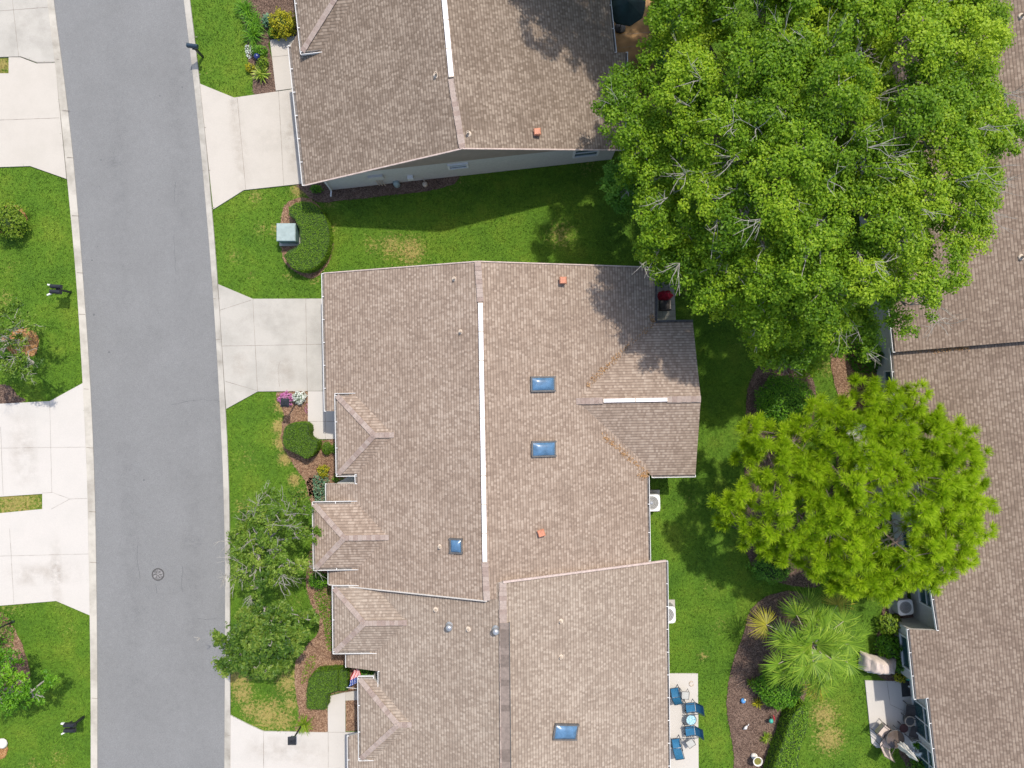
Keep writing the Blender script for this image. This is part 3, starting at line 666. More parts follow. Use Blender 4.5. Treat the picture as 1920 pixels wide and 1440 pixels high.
for u, v in ((852,523),(864,622),(825,1025)): pipe_vent(hA, AL.at(u, v))
KEEP.append([(p.x, p.y) for p in (fA.w(sl, tN_, 0), fA.w(srr, tN_, 0), fA.w(srr, tS_, 0), fA.w(sl, tS_, 0))]); KEEP.append([(p.x, p.y) for p in q4])

# ---- house B (attached, bottom)
hB = thing('house', 'tan-roofed house at the bottom attached to the middle house with a dark ridge strip', 'house', P(950, 1300))
fB = Frame(0.7); BL, BR = Plane(651,1235,2.6,0.7,0.33), Plane(1250,1200,2.6,180.7,0.316)
roof, wall, gut, gab = MB(), MB(), Runs(), Runs()
BN, BS = BR.at(943,1092), BR.at(950,1650)
LB = [(633,1106),(650,1190),(650,1251),(712,1259),(712,1290),(690,1330),(690,1372),(655,1380),(657,1650)]
LBw = [BL.at(*p) for p in LB]
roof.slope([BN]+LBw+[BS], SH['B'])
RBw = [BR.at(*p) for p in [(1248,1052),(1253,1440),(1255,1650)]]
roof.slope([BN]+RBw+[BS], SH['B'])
cap(roof, BN, BR.at(946,1650), .34)
for a_, b_ in ((BN, RBw[0]),): roof.bar(a_+Vector((0, .03, .05)), b_+Vector((0, .03, .05)), .09, .10, RAKE)
roof.bar(S_+Vector((0, -.02, .02)), Lw[-1]+Vector((0, -.02, .02)), .05, .07, FASC)
hip_front(roof, wall, gut, fB, BL, ((627,1103),(628,1222)), 3.1, 0.33, SH['B'])
hip_front(roof, wall, gut, fB, BL, ((675,1273),(676,1422.5)), 3.03, 0.33, SH['B'])
oW, oE = Vector((-fB.c, -fB.s, 0)), Vector((fB.c, fB.s, 0))
gutter(gut, LBw[1], LBw[2], oW, wd=.06); gutter(gut, LBw[3], LBw[4], oW, wd=.09); gutter(gut, LBw[7], LBw[8], oW); gutter(gut, RBw[0], RBw[2], oE)
slB, srB = fB.loc(LBw[7])[0]+.45, fB.loc(RBw[0])[0]-.45
gable_block(wall, gab, fB, slB+1.6, srB, fB.loc(BN)[0], fB.loc(P(950,1660,2.6))[1], fB.loc(RBw[0])[1]-.4, 2.45, 4.75)
roof.build('roof', hB); wall.build('wall', hB); gab.build('gable', hB); gut.build('gutter', hB)
q = MB()
for du in (-.22, .22):
    a_, b_ = BR.at(946, 1167)+oE*du, BR.at(951, 1640)+oE*du; q.bar(a_+Vector((0, 0, -.02)), b_+Vector((0, 0, -.02)), 0.035, .10, STEELD)
a_, b_ = BR.at(946, 1167), BR.at(951, 1640); n_ = int((b_-a_).length/.28)
RV = [plain('ridge_strip_brown', (0.205,0.16,0.132), .9, .2), plain('ridge_strip_dark', (0.155,0.12,0.098), .9, .2)]
for k in range(n_): q.bar(a_+(b_-a_)*(k/n_)+Vector((0, 0, .05)), a_+(b_-a_)*((k+1)/n_)+Vector((0, 0, .05)), .38, .05, RV[random.random() < .35])
q.build('ridge_vent', hB)
skylight(hB, BR.at(1060,1371), math.radians(-10), BR, 0.66, 1.12)
for u, v in ((843,1173),(930,1180)):
    q = MB(); c = BL.at(u, v); q.lathe(c-Vector((0, 0, .05)), [(.19, 0), (.17, .07), (.10, .10), (.09, .30), (.15, .31), (.16, .38), (.12, .45), (.05, .48)], STEEL, 16); q.build('flue_vent', hB, True)
for u, v, pl in ((817,1143,BL),(878,1180,BL),(1051,1165,BR),(1051,1232,BR)): pipe_vent(hB, pl.at(u, v), .22, .05)
KEEP.append([(p.x, p.y) for p in (fB.w(slB+1.6, -40, 0), fB.w(srB, -40, 0), fB.w(srB, fB.loc(RBw[0])[1]-.4, 0), fB.w(slB+1.6, fB.loc(RBw[0])[1]-.4, 0))])

# ---- house T (top)
hT = thing('house', 'brown-roofed house at the top with a taupe gable and pale side wall', 'house', P(867, 150))
TH = 6.3; fT = Frame(TH); TL, TR = Plane(572,347,2.6,TH,0.331), Plane(1165,281,2.6,180+TH,0.345)
roof, wall, gut, gab = MB(), MB(), Runs(), Runs()
TS = TL.at(867,278); tts = fT.loc(TS); TN = fT.w(tts[0], tts[1]+22, TS.z)
LTw = [TL.at(572,347), TL.at(545,85), TL.at(560,60), TL.at(535,-250)]; LTw.append(fT.w(fT.loc(LTw[3])[0], tts[1]+22, LTw[3].z))
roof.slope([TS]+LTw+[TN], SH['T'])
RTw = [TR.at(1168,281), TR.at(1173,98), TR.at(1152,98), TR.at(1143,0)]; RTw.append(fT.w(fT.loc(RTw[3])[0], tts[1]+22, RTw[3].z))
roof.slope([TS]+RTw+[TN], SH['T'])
for a_, b_ in ((TS, LTw[0]), (TS, RTw[0])): roof.bar(a_+Vector((0, -.02, .01)), b_+Vector((0, -.02, .01)), .06, .06, RAKE)
cap(roof, TS, TL.at(846,148)); hip_front(roof, wall, gut, fT, TL, ((548,-85),(566,97)), 3.15, 0.331, SH['T'])
oW, oE = Vector((-fT.c, -fT.s, 0)), Vector((fT.c, fT.s, 0)); nT = Vector((-fT.s, fT.c, 0))
gutter(gut, LTw[0], LTw[1], oW, wd=.14); gutter(gut, RTw[2], RTw[4], oE); gutter(gut, RTw[0], RTw[1], oE)
sw0 = fT.loc(P(621,357.5)); sw1 = fT.loc(P(1128.5,300)); tw = (sw0[1]+sw1[1])/2
gable_block(wall, gab, fT, sw0[0], sw1[0]+.5, tts[0], tw, tts[1]+21.5, 2.42, 4.9)
gab.face([fT.w(sw0[0]-.1, tw-.03, 2.42), fT.w(sw1[0]+.6, tw-.03, 2.42), fT.w(tts[0], tw-.03, 4.98)], TAUPE)
roof.build('roof', hT); wall.build('wall', hT); gab.build('gable', hT); gut.build('gutter', hT)
ridge_vent(hT, TL.at(846.5,145), TL.at(822,-120), wd=.22)
box_vent(hT, TR.at(1007,250), 0.1)
for u, v, pl in ((818,141,TL),(878,251,TR)): pipe_vent(hT, pl.at(u, v), .32, .055)
ax, ou = (fT.c, fT.s), (fT.s, -fT.c)
def onwall(u, v, h):                       # point of the south wall seen at photo column u
    s_ = fT.loc(P(u, v, h))[0]; p = fT.w(s_, tw, 0); return (p.x, p.y)
window(hT, onwall(859,313,1.75), ax, ou, 0.85, 1.45, 2.05); window(hT, onwall(1100,290,1.7), ax, ou, 1.15, 1.15, 2.2)
q = MB(); p = onwall(613,352,1.2); q.tube([Vector((*onwall(606,345,2.4), 2.4))-nT*.08, Vector((*onwall(612,350,1.2), .25))-nT*.08, Vector((*onwall(618,352,.2), .12))-nT*.35], .045, WHITE, 6); q.build('downspout', hT)
q = MB(); p = Vector((*onwall(706,338,1.4), 0))
q.box(p-nT*.06+Vector((0, 0, 1.45)), (.75, .12, .5), STUCCO, math.radians(TH))
for k in (-.1, .05, .2): q.tube([p+Vector((k, -.05, 1.2)), p+Vector((k+.02, -.07, .1))], .025, PIPE, 6)
q.build('electric_meter', hT)
q = MB(); p = Vector((*onwall(770,337,.9), 0)); q.box(p-nT*.09+Vector((0, 0, .9)), (.28, .18, .3), WHITE, math.radians(TH)); q.build('utility_box', hT)
KEEP.append([(p.x, p.y) for p in (fT.w(sw0[0], tw, 0), fT.w(sw1[0], tw, 0), fT.w(sw1[0], 40, 0), fT.w(sw0[0], 40, 0))])

# ---- east houses
EH = 6.0; fE = Frame(EH)
hE = thing('house', 'mauve-brown roofed house along the right edge behind the yellow-green pine', 'house', P(1800, 1000))
hN = thing('house', 'upper right roof beside the big tree, stepped above its neighbour', 'house', P(1850, 400))
EL = Plane(1674,650,2.6,EH,0.33); NL = Plane(1670,640,2.85,EH,0.33)
roof, wall, gut, gab = MB(), MB(), Runs(), Runs()
EP = [(1673,652),(1681,742),(1712,760),(1730,945),(1707,968),(1718,1061),(1743,1066),(1761,1182),(1705,1180),(1718.5,1311),(1741.5,1309),(1757,1440),(1780,1640)]
Ew = [EL.at(*p) for p in EP]; el = [fE.loc(p) for p in Ew]
sR = el[0][0]+7.5; hR = EL.h0+EL.k*(sR-fE.loc(EL.p)[0]); tTop = el[0][1]+.35
topE = fE.w(el[0][0], tTop, Ew[0].z)
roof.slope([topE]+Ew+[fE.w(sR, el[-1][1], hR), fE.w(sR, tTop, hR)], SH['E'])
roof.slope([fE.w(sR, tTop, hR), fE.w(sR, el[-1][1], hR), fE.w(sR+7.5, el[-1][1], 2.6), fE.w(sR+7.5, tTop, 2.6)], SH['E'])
oW = Vector((-fE.c, -fE.s, 0)); nE = Vector((-fE.s, fE.c, 0))
for a_, b_ in ((0,1),(2,3),(4,5),(6,7),(8,9),(10,12)): gutter(gut, Ew[a_], Ew[b_], oW)
IN = .45
wp = [(el[0][0]+IN, tTop-.1)]
for k in range(0, 13, 2):
    sA = el[k][0]+IN if k < 12 else el[12][0]+IN
    tA = el[k][1]; tB = el[min(k+1, 12)][1]
    if k == 8: tA -= .35; tB += .35; sA = el[8][0]+IN
    elif k == 6: tB -= .35
    elif k == 10: tA += .35; tB = el[12][1]
    if k == 12: break
    wp += [(sA, tA), (sA, tB)]
wp += [(sR+7, wp[-1][1]), (sR+7, tTop-.1)]
wall.prism([(fE.w(a_, b_, 0).x, fE.w(a_, b_, 0).y) for a_, b_ in wp], 0, 2.5, STUCCO)
KEEP.append([(fE.w(a_, b_, 0).x, fE.w(a_, b_, 0).y) for a_, b_ in wp])
roof.build('roof', hE); wall.build('wall', hE); gut.build('gutter', hE)
al_, ou_ = (-fE.s, fE.c), (-fE.c, -fE.s)
def ewin(k, v0, v1, z0, z1, mull=1):
    sA = el[k][0]+IN; a_ = fE.loc(P(1700, v0, 1.6))[1]; b_ = fE.loc(P(1700, v1, 1.6))[1]
    # v given at about u=1700; correct for the rotated frame at the wall's own column
    p = fE.w(sA, (a_+b_)/2, 0); window(hE, (p.x, p.y), al_, ou_, abs(a_-b_), z0, z1, mull)
ewin(0, 694, 730, .9, 2.1); ewin(6, 1095, 1140, .9, 2.1); ewin(8, 1202, 1262, .7, 2.1); ewin(10, 1336, 1400, .3, 2.15, 2); ewin(10, 1418, 1475, .3, 2.15, 2); ewin(2, 800, 850, .3, 2.1, 2); ewin(4, 990, 1040, .9, 2.1)
roof, wall, gut = MB(), MB(), Runs()
n0 = NL.at(1679,660); nl0 = fE.loc(n0); nt = nl0[1]+26; hRN = NL.z(*fE.w(sR, 0, 0).xy)
Nedge = NL.at(1920,640); tNe = fE.loc(Nedge)
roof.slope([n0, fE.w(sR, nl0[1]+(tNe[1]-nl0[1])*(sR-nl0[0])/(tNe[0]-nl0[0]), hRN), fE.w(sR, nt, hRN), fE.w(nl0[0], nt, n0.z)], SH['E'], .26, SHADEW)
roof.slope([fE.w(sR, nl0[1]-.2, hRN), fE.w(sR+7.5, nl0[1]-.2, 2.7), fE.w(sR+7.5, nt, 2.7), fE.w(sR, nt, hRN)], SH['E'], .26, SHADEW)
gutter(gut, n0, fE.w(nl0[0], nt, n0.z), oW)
q_ = [fE.w(nl0[0]+.45, nl0[1]+.02, 0), fE.w(sR+7, nl0[1]+.02, 0), fE.w(sR+7, nt-.4, 0), fE.w(nl0[0]+.45, nt-.4, 0)]
wall.prism([(p.x, p.y) for p in q_], 0, 2.55, STUCCO)
roof.build('roof', hN); wall.build('wall', hN); gut.build('gutter', hN)
pipe_vent(hN, NL.at(1916,30), .3, .06); pipe_vent(hN, NL.at(1916,482), .3, .06)
# pine-needle litter lying in the valleys
def litter(segs, n, wd, pl, label):
    X = []
    for (u0, v0), (u1, v1), k in segs:
        for _ in range(int(n*k*.38)):
            t_ = random.random(); p = pl.at(u0+(u1-u0)*t_+random.gauss(0, wd), v0+(v1-v0)*t_+random.gauss(0, wd)); X.append((p.x, p.y, p.z+.03+random.random()*.03))
    X = np.array(X); N = len(X); nor = nrm(np.array([0, 0, 1.0])+RNG.normal(size=(N, 3))*.25)
    o_ = quads('needle_litter', leaf_quads(X, nor, .06+.08*RNG.random(N), .02+.015*RNG.random(N), RNG), NEEDLE, RNG.random(N)*.7)
    tag(o_, label, 'needle litter', None, 'stuff')
litter([((1228,603),(1160,665),.7),((1160,665),(1100,725),1.6),((1222,590),(1224,604),.5)], 240, 3, AR, 'orange needle litter in the upper roof valley of the rear wing')
litter([((1130,815),(1213,888),1.6),((1200,892),(1214,890),.6)], 300, 3, AR, 'orange needle litter in the lower roof valley of the rear wing')
litter([((1745,657),(1815,652),2.2),((1690,659),(1745,656),.5)], 200, 2.6, EL, 'orange needle litter under the roof step on the right')

# ------------------------------------------------------------------ vegetation builders
def bez(a, b, c, n=7): return [a*(1-t)**2 + b*2*t*(1-t) + c*t*t for t in np.linspace(0, 1, n)]
def twig_fan(q, c, out, n, ln, rng, m, k_=1.0):
    """bare pale twigs fanning out of a gap between leaf clumps"""
    for _ in range(n):
        d = nrm(np.array([[out[0], out[1], 0.45]]) + rng.normal(size=(1, 3))*0.5)[0]; L = ln*rng.uniform(.5, 1.1)
        p = [np.array(c)]; 
        for k in range(3): d = nrm((d + rng.normal(size=3)*0.22)[None])[0]; p.append(p[-1]+d*L/3)
        q.tube([Vector(x) for x in p], [.018*k_, .015*k_, .011*k_, .005*k_], m, 4, False)
        for k in (1, 2):
            e = nrm((d + rng.normal(size=3)*0.7)[None])[0]; q.tube([Vector(p[k]), Vector(p[k]+e*L*.35)], [.012*k_, .005*k_], m, 4, False)
def broadleaf(name, label, cat, base, outline, hpx, z_edge, z_top, sp, lump_r, n_ros, ros_r, per, L, W, mat, seed, fan=40, fan_len=1.0, bark=None, twig=None, trunk_r=.3, fork=2.5, group=None, falloff=3.0, jit=.8, fill=.5, twig_every=1.0, gaps=(), inset=.62, tw=1.0, sag=None):
    rng = np.random.default_rng(seed); poly = W2(outline, hpx)
    x0, y0 = base; T = thing(name, label, cat, (x0, y0, 0), group)
    L2 = poisson(poly, sp, rng, inset=lump_r*inset); d = dist_poly(L2[:, 0], L2[:, 1], poly)
    if gaps:
        keep = np.ones(len(L2), bool)
        for gu, gv, gr in gaps:
            gx_, gy_ = P2(gu, gv, hpx); keep &= np.hypot(L2[:, 0]-gx_, L2[:, 1]-gy_) > gr*(H-hpx)/F
        L2, d = L2[keep], d[keep]
    z = z_edge + (z_top-z_edge)*(1-np.exp(-d/falloff)) + rng.uniform(-jit, jit, len(L2))
    if sag:
        vp = 720-L2[:, 1]*F/(H-hpx); z = z - sag[2]*np.clip((vp-sag[0])/(sag[1]-sag[0]), 0, 1)
    C = np.column_stack([L2, z]); rad = lump_r*rng.uniform(.75, 1.25, len(C))
    # rosettes over the upper half of each lump
    idx = np.repeat(np.arange(len(C)), n_ros); dr = nrm(rng.normal(size=(len(idx), 3))); dr[:, 2] = np.abs(dr[:, 2])*.9-.12
    rc = C[idx] + dr*rad[idx][:, None]*rng.uniform(.75, 1.05, (len(idx), 1))*np.array([1, 1, .7])
    rr = ros_r*rng.uniform(.7, 1.3, len(rc))
    V, t = cloud(rc, rr, per, L, W, rng, .8, .6, .1, .25)
    lt = rng.normal(0, .17, len(C)); k = np.maximum(6, (per*rr**2).astype(int)); t = t + np.repeat(lt[idx], k)
    Vs, ts = [V], [t]
    if fill:
        n2 = int(len(C)*1.2); f = rng.integers(0, len(C), n2)
        fc = C[f] + rng.normal(size=(n2, 3))*np.array([.8, .8, .35])*lump_r + np.array([0, 0, -lump_r*1.15])
        ok = in_poly(fc[:, 0], fc[:, 1], poly); fc = fc[ok]
        V2, t2 = cloud(fc, np.full(len(fc), lump_r*.62), per*fill*.45, L*1.15, W*1.15, rng, .6, .6, .2, .4); Vs.append(V2); ts.append(t2*.8)
    quads('crown', np.concatenate(Vs), mat, np.concatenate(ts), T)
    q = MB(); bk = bark or BARK; tg = twig or TWIG
    F0 = np.array([x0, y0, 0.0]); Fk = np.array([x0+(C[:, 0].mean()-x0)*.35, y0+(C[:, 1].mean()-y0)*.35, fork])
    q.tube([Vector(F0-[0, 0, .1]), Vector(F0+[0, 0, .3]), Vector((F0+Fk)/2), Vector(Fk)], [trunk_r*1.5, trunk_r*1.1, trunk_r, trunk_r*.85], bk, 9)
    pr = poisson(poly, sp*2.6, rng, 1500, inset=lump_r*.5); samples = []
    for p in pr:
        if sag and 960+p[0]*F/(H-hpx) < 1330 and 720-p[1]*F/(H-hpx) < -30: continue
        j = np.argmin((C[:, 0]-p[0])**2+(C[:, 1]-p[1])**2); e = C[j]-[0, 0, lump_r*.3]
        m_ = Fk*.45+e*.55; m_[2] = e[2]*.72+Fk[2]*.28+.3; b_ = bez(Fk, m_, e, 8)
        q.tube([Vector(x) for x in b_], list(np.linspace(trunk_r*.5, .035, 8)), bk if trunk_r > .15 else tg, 6, False); samples += list(b_[2:])
    sm = np.array(samples) if samples else Fk[None]
    for i_, c in enumerate(C):
        if rng.random() > twig_every: continue
        if sag and 960+c[0]*F/(H-hpx) < 1260 and 720-c[1]*F/(H-hpx) < -10: continue
        j = np.argmin(((sm-c)**2).sum(1)); mid = (sm[j]+c)/2+rng.normal(size=3)*.12
        q.tube([Vector(sm[j]), Vector(mid), Vector(c)], [.05*tw, .036*tw, .02*tw], tg, 4, False)
        for _ in range(3):
            e = rc[i_*n_ros+rng.integers(n_ros)]; q.tube([Vector(c), Vector((c+e)/2+rng.normal(size=3)*.05), Vector(e)], [.018, .013, .006], tg, 4, False)
    for _ in range(fan):
        j = rng.integers(len(C)); o_ = nrm((np.append(C[j, :2]-Fk[:2], 0)+rng.normal(size=3)*.8)[None])[0]
        st = C[j] + np.array([rng.normal()*lump_r*.7, rng.normal()*lump_r*.7, lump_r*rng.uniform(.05, .4)])
        twig_fan(q, st, o_, rng.integers(3, 7), fan_len, rng, tg, tw)
    q.build('trunk', T); return T
def shrub(name, label, u, v, rx, ry, h, mat, L=.07, W=.04, per=900, group=None, hpx=None, cat='shrub', bumpy=.16, seed=None):
    """rounded shrub, rx/ry in photo pixels, seen at the height hpx"""
    rng = np.random.default_rng(seed or int(u*7+v)); hp = h*.6 if hpx is None else hpx; k = (H-hp)/F; c = P(u, v, hp); ax, ay = rx*k, ry*k
    T = thing(name, label, cat, (c.x, c.y, 0), group)
    n = int(per*ax*ay*math.pi*1.6); d = nrm(rng.normal(size=(n, 3))); d[:, 2] = np.abs(d[:, 2])*.95-.1
    lump = 1 + bumpy*np.sin(d[:, 0]*7+u)*np.cos(d[:, 1]*6+v)+bumpy*.6*np.sin(d[:, 2]*9+d[:, 0]*11)
    r = lump*(.78+.25*rng.random(n)); pos = np.array([c.x, c.y, h*.35]) + d*r[:, None]*np.array([ax, ay, h*.65]); pos[:, 2] = np.maximum(pos[:, 2], .04)
    nor = nrm(d*.6+np.array([0, 0, .6])+rng.normal(size=(n, 3))*.45); s_ = .7+.6*rng.random(n)
    quads('foliage', leaf_quads(pos, nor, L*s_, W*s_, rng, d, .5), mat, np.clip(rng.normal(.5, .25, n), 0, 1), T)
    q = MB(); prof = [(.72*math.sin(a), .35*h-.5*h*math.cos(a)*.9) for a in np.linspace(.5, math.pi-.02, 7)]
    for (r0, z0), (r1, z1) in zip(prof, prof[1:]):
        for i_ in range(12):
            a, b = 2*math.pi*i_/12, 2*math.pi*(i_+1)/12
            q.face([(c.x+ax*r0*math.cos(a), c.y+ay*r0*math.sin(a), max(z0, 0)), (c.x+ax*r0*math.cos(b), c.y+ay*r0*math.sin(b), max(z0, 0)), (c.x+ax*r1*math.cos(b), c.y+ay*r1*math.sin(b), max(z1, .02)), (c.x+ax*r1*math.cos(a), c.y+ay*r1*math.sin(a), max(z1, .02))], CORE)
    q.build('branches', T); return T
def hedge(label, px, h, mat, L=.045, W=.028, per=900, hpx=None, round_=True, wob=.03, group=None, n=4, name='hedge', cat='hedge'):
    """clipped hedge: px = outline of its top"""
    rng = np.random.default_rng(int(px[0][0]*3+px[0][1])); hp = h if hpx is None else hpx; poly = W2(px, hp)
    if round_: poly = smooth_poly(poly, n)
    cx = sum(p[0] for p in poly)/len(poly); cy = sum(p[1] for p in poly)/len(poly)
    T = thing(name, label, cat, (cx, cy, 0), group); xs = [p[0] for p in poly]; ys = [p[1] for p in poly]
    N = int((max(xs)-min(xs))*(max(ys)-min(ys))*per); X = rng.uniform(min(xs), max(xs), N); Y = rng.uniform(min(ys), max(ys), N); k = in_poly(X, Y, poly); X, Y = X[k], Y[k]
    d = dist_poly(X, Y, poly); Z = h - .10*np.exp(-d/.07) + rng.normal(0, .012, len(X)) + .05*(rng.random(len(X)) > .97) + wob*np.sin(X*9+Y*5)*np.cos(Y*8)
    Ps = [np.column_stack([X, Y, Z])]; Ns = [np.tile([0, 0, 1.0], (len(X), 1))]
    for (x1, y1), (x2, y2) in zip(poly, poly[1:]+poly[:1]):
        Ls = math.hypot(x2-x1, y2-y1); m_ = int(Ls*h*per*.8)
        if not m_: continue
        t_ = rng.random(m_); zz = rng.uniform(.03, h-.03, m_); o_ = np.array([y2-y1, x1-x2])/(Ls+1e-9)
        if in_poly(np.array([(x1+x2)/2+o_[0]*.02]), np.array([(y1+y2)/2+o_[1]*.02]), poly)[0]: o_ = -o_
        jit_ = rng.normal(0, .02, m_); Ps.append(np.column_stack([x1+(x2-x1)*t_+o_[0]*jit_, y1+(y2-y1)*t_+o_[1]*jit_, zz])); Ns.append(np.tile([o_[0], o_[1], .3], (m_, 1)))
    pos = np.concatenate(Ps); nor = nrm(np.concatenate(Ns)+rng.normal(size=pos.shape)*.42); s_ = .7+.6*rng.random(len(pos))
    quads('foliage', leaf_quads(pos, nor, L*s_, W*s_, rng), mat, np.clip(rng.normal(.5, .25, len(pos)), 0, 1), T)
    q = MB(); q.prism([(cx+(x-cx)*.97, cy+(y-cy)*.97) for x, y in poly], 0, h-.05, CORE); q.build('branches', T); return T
def blades(c, n, L, W, rng, rise=.8, spread=(0, 2*math.pi), droop=.5, seg=3, jit=.25, el=(.2, 1.2)):
    """arching strap leaves around a centre -> quads"""
    c = np.asarray(c, float); az = rng.uniform(*spread, n); e = rng.uniform(*el, n); Ls = L*rng.uniform(.65, 1.1, n)
    d = np.column_stack([np.cos(az)*np.cos(e), np.sin(az)*np.cos(e), np.sin(e)*rise]); side = np.column_stack([-np.sin(az), np.cos(az), np.zeros(n)])
    p = np.tile(c, (n, 1)) + rng.normal(size=(n, 3))*np.array([.03, .03, 0]); Q = []
    for k in range(seg):
        w0 = W*(.55 if k == 0 else 1.0)*(1-k/seg*.4); w1 = W*(1-(k+1)/seg)**.7 if k < seg-1 else W*.08
        p2 = p + d*(Ls/seg)[:, None]; Q.append(np.stack([p-side*w0/2, p+side*w0/2, p2+side*w1/2, p2-side*w1/2], 1))
        p = p2; d = nrm(d + np.array([0, 0, -droop])*(.6+.4*k))
    return np.concatenate(Q), np.tile(np.clip(rng.normal(.5, .25, n), 0, 1), seg)
def strap_plant(name, label, u, v, L, W, n, mat, h=.1, group=None, cat='plant', droop=.45, el=(.2, 1.2), more=()):
    rng = np.random.default_rng(int(u*13+v*5)); p = P(u, v, .3); Vs, ts = [], []
    T = thing(name, label, cat, (p.x, p.y, 0), group)
    for du, dv in ((0, 0),)+tuple(more):
        c = P(u+du, v+dv, .3); V, t_ = blades((c.x, c.y, h), n, L, W, rng, droop=droop, el=el); Vs.append(V); ts.append(t_)
    quads('leaves', np.concatenate(Vs), mat, np.concatenate(ts), T)
    q = MB(); q.lathe((p.x, p.y, 0), [(.06, 0), (.05, h), (.02, h+.05)], BARK, 8); q.build('stem', T); return T
def mound(name, label, px, h, mat, L, W, per, group=None, cat='ground cover', kind=None):
    """low spreading planting inside a photo outline"""
    rng = np.random.default_rng(int(px[0][0]+px[0][1]*3)); poly = smooth_poly(W2(px, h*.7), 3); xs = [p[0] for p in poly]; ys = [p[1] for p in poly]
    N = int((max(xs)-min(xs))*(max(ys)-min(ys))*per); X = rng.uniform(min(xs), max(xs), N); Y = rng.uniform(min(ys), max(ys), N); k = in_poly(X, Y, poly); X, Y = X[k], Y[k]; N = len(X)
    d = dist_poly(X, Y, poly); top = h*(1-np.exp(-d/.18))*(.75+.25*np.sin(X*5.1)*np.sin(Y*4.3)); Z = .05+top*np.sqrt(rng.random(N))
    nor = nrm(np.array([0, 0, 1.0])+rng.normal(size=(N, 3))*.5); s_ = .7+.6*rng.random(N)
    o_ = quads(name, leaf_quads(np.column_stack([X, Y, Z]), nor, L*s_, W*s_, rng), mat, np.clip(rng.normal(.5, .27, N), 0, 1)); return tag(o_, label, cat, group, kind)

# ---- the big spreading oak at the upper right
OAK = [(950,-320),(990,-200),(1080,-120),(1225,-75),(1236,30),(1232,75),(1205,85),(1190,112),(1140,128),(1130,190),(1150,240),(1180,290),(1200,360),(1200,430),(1196,470),(1235,505),(1262,525),(1278,545),(1300,600),(1390,612),(1450,655),(1530,694),(1600,680),(1660,650),(1720,622),(1785,606),(1760,552),(1775,500),(1832,465),(1832,405),(1872,365),(1868,335),(1900,320),(1898,265),(1920,225),(1912,165),(1868,178),(1872,105),(1902,55),(1910,-30),(1880,-150),(1600,-260),(1350,-400),(1080,-450)]  # upper-left lobe: unseen neighbour tree, added for its shade on house T
broadleaf('spreading_tree', 'huge spreading green tree with pale twigs filling the upper right', 'tree', P2(1500,300,8), OAK, 8.0, 7.2, 10.6, .90, .95, 20, .40, 800, .115, .075, L_OAK, 3, fan=140, fan_len=1.35, tw=.8, inset=.5, sag=(520, 660, 3.4), trunk_r=.5, fork=3.0, falloff=3.2, jit=1.2, fill=1.5, twig_every=.8, gaps=((1545,390,26),(1560,450,20),(1370,130,14),(1490,300,14),(1692,628,30),(1195,200,22),(1220,160,14),(1800,300,22)))
broadleaf('young_tree', 'small bright green tree at the corner of the brown-roofed house', 'tree', P2(1172,352,1.5), [(1132,315),(1160,296),(1200,300),(1215,345),(1212,395),(1185,405),(1150,388),(1130,352)], 3.0, 2.4, 3.4, .62, .5, 14, .26, 900, .12, .07, L_OAK2, 5, fan=0, fan_len=.5, trunk_r=.09, fork=1.2, falloff=.8, jit=.3)
shrub('understory_shrub', 'dark green shrub under the tree beside the rusty brown patio', 1252, 75, 26, 75, 2.6, L_OAK2, .12, .07, 420)
shrub('understory_shrub', 'dark bush at the patio corner below the spreading tree', 1262, 508, 34, 26, 2.2, L_OAK2, .12, .07, 500)
mound('ground_cover', 'dark ground cover under the right edge of the spreading tree', [(1600,640),(1665,630),(1672,680),(1640,700),(1606,690)], .8, L_SH, .14, .07, 300)
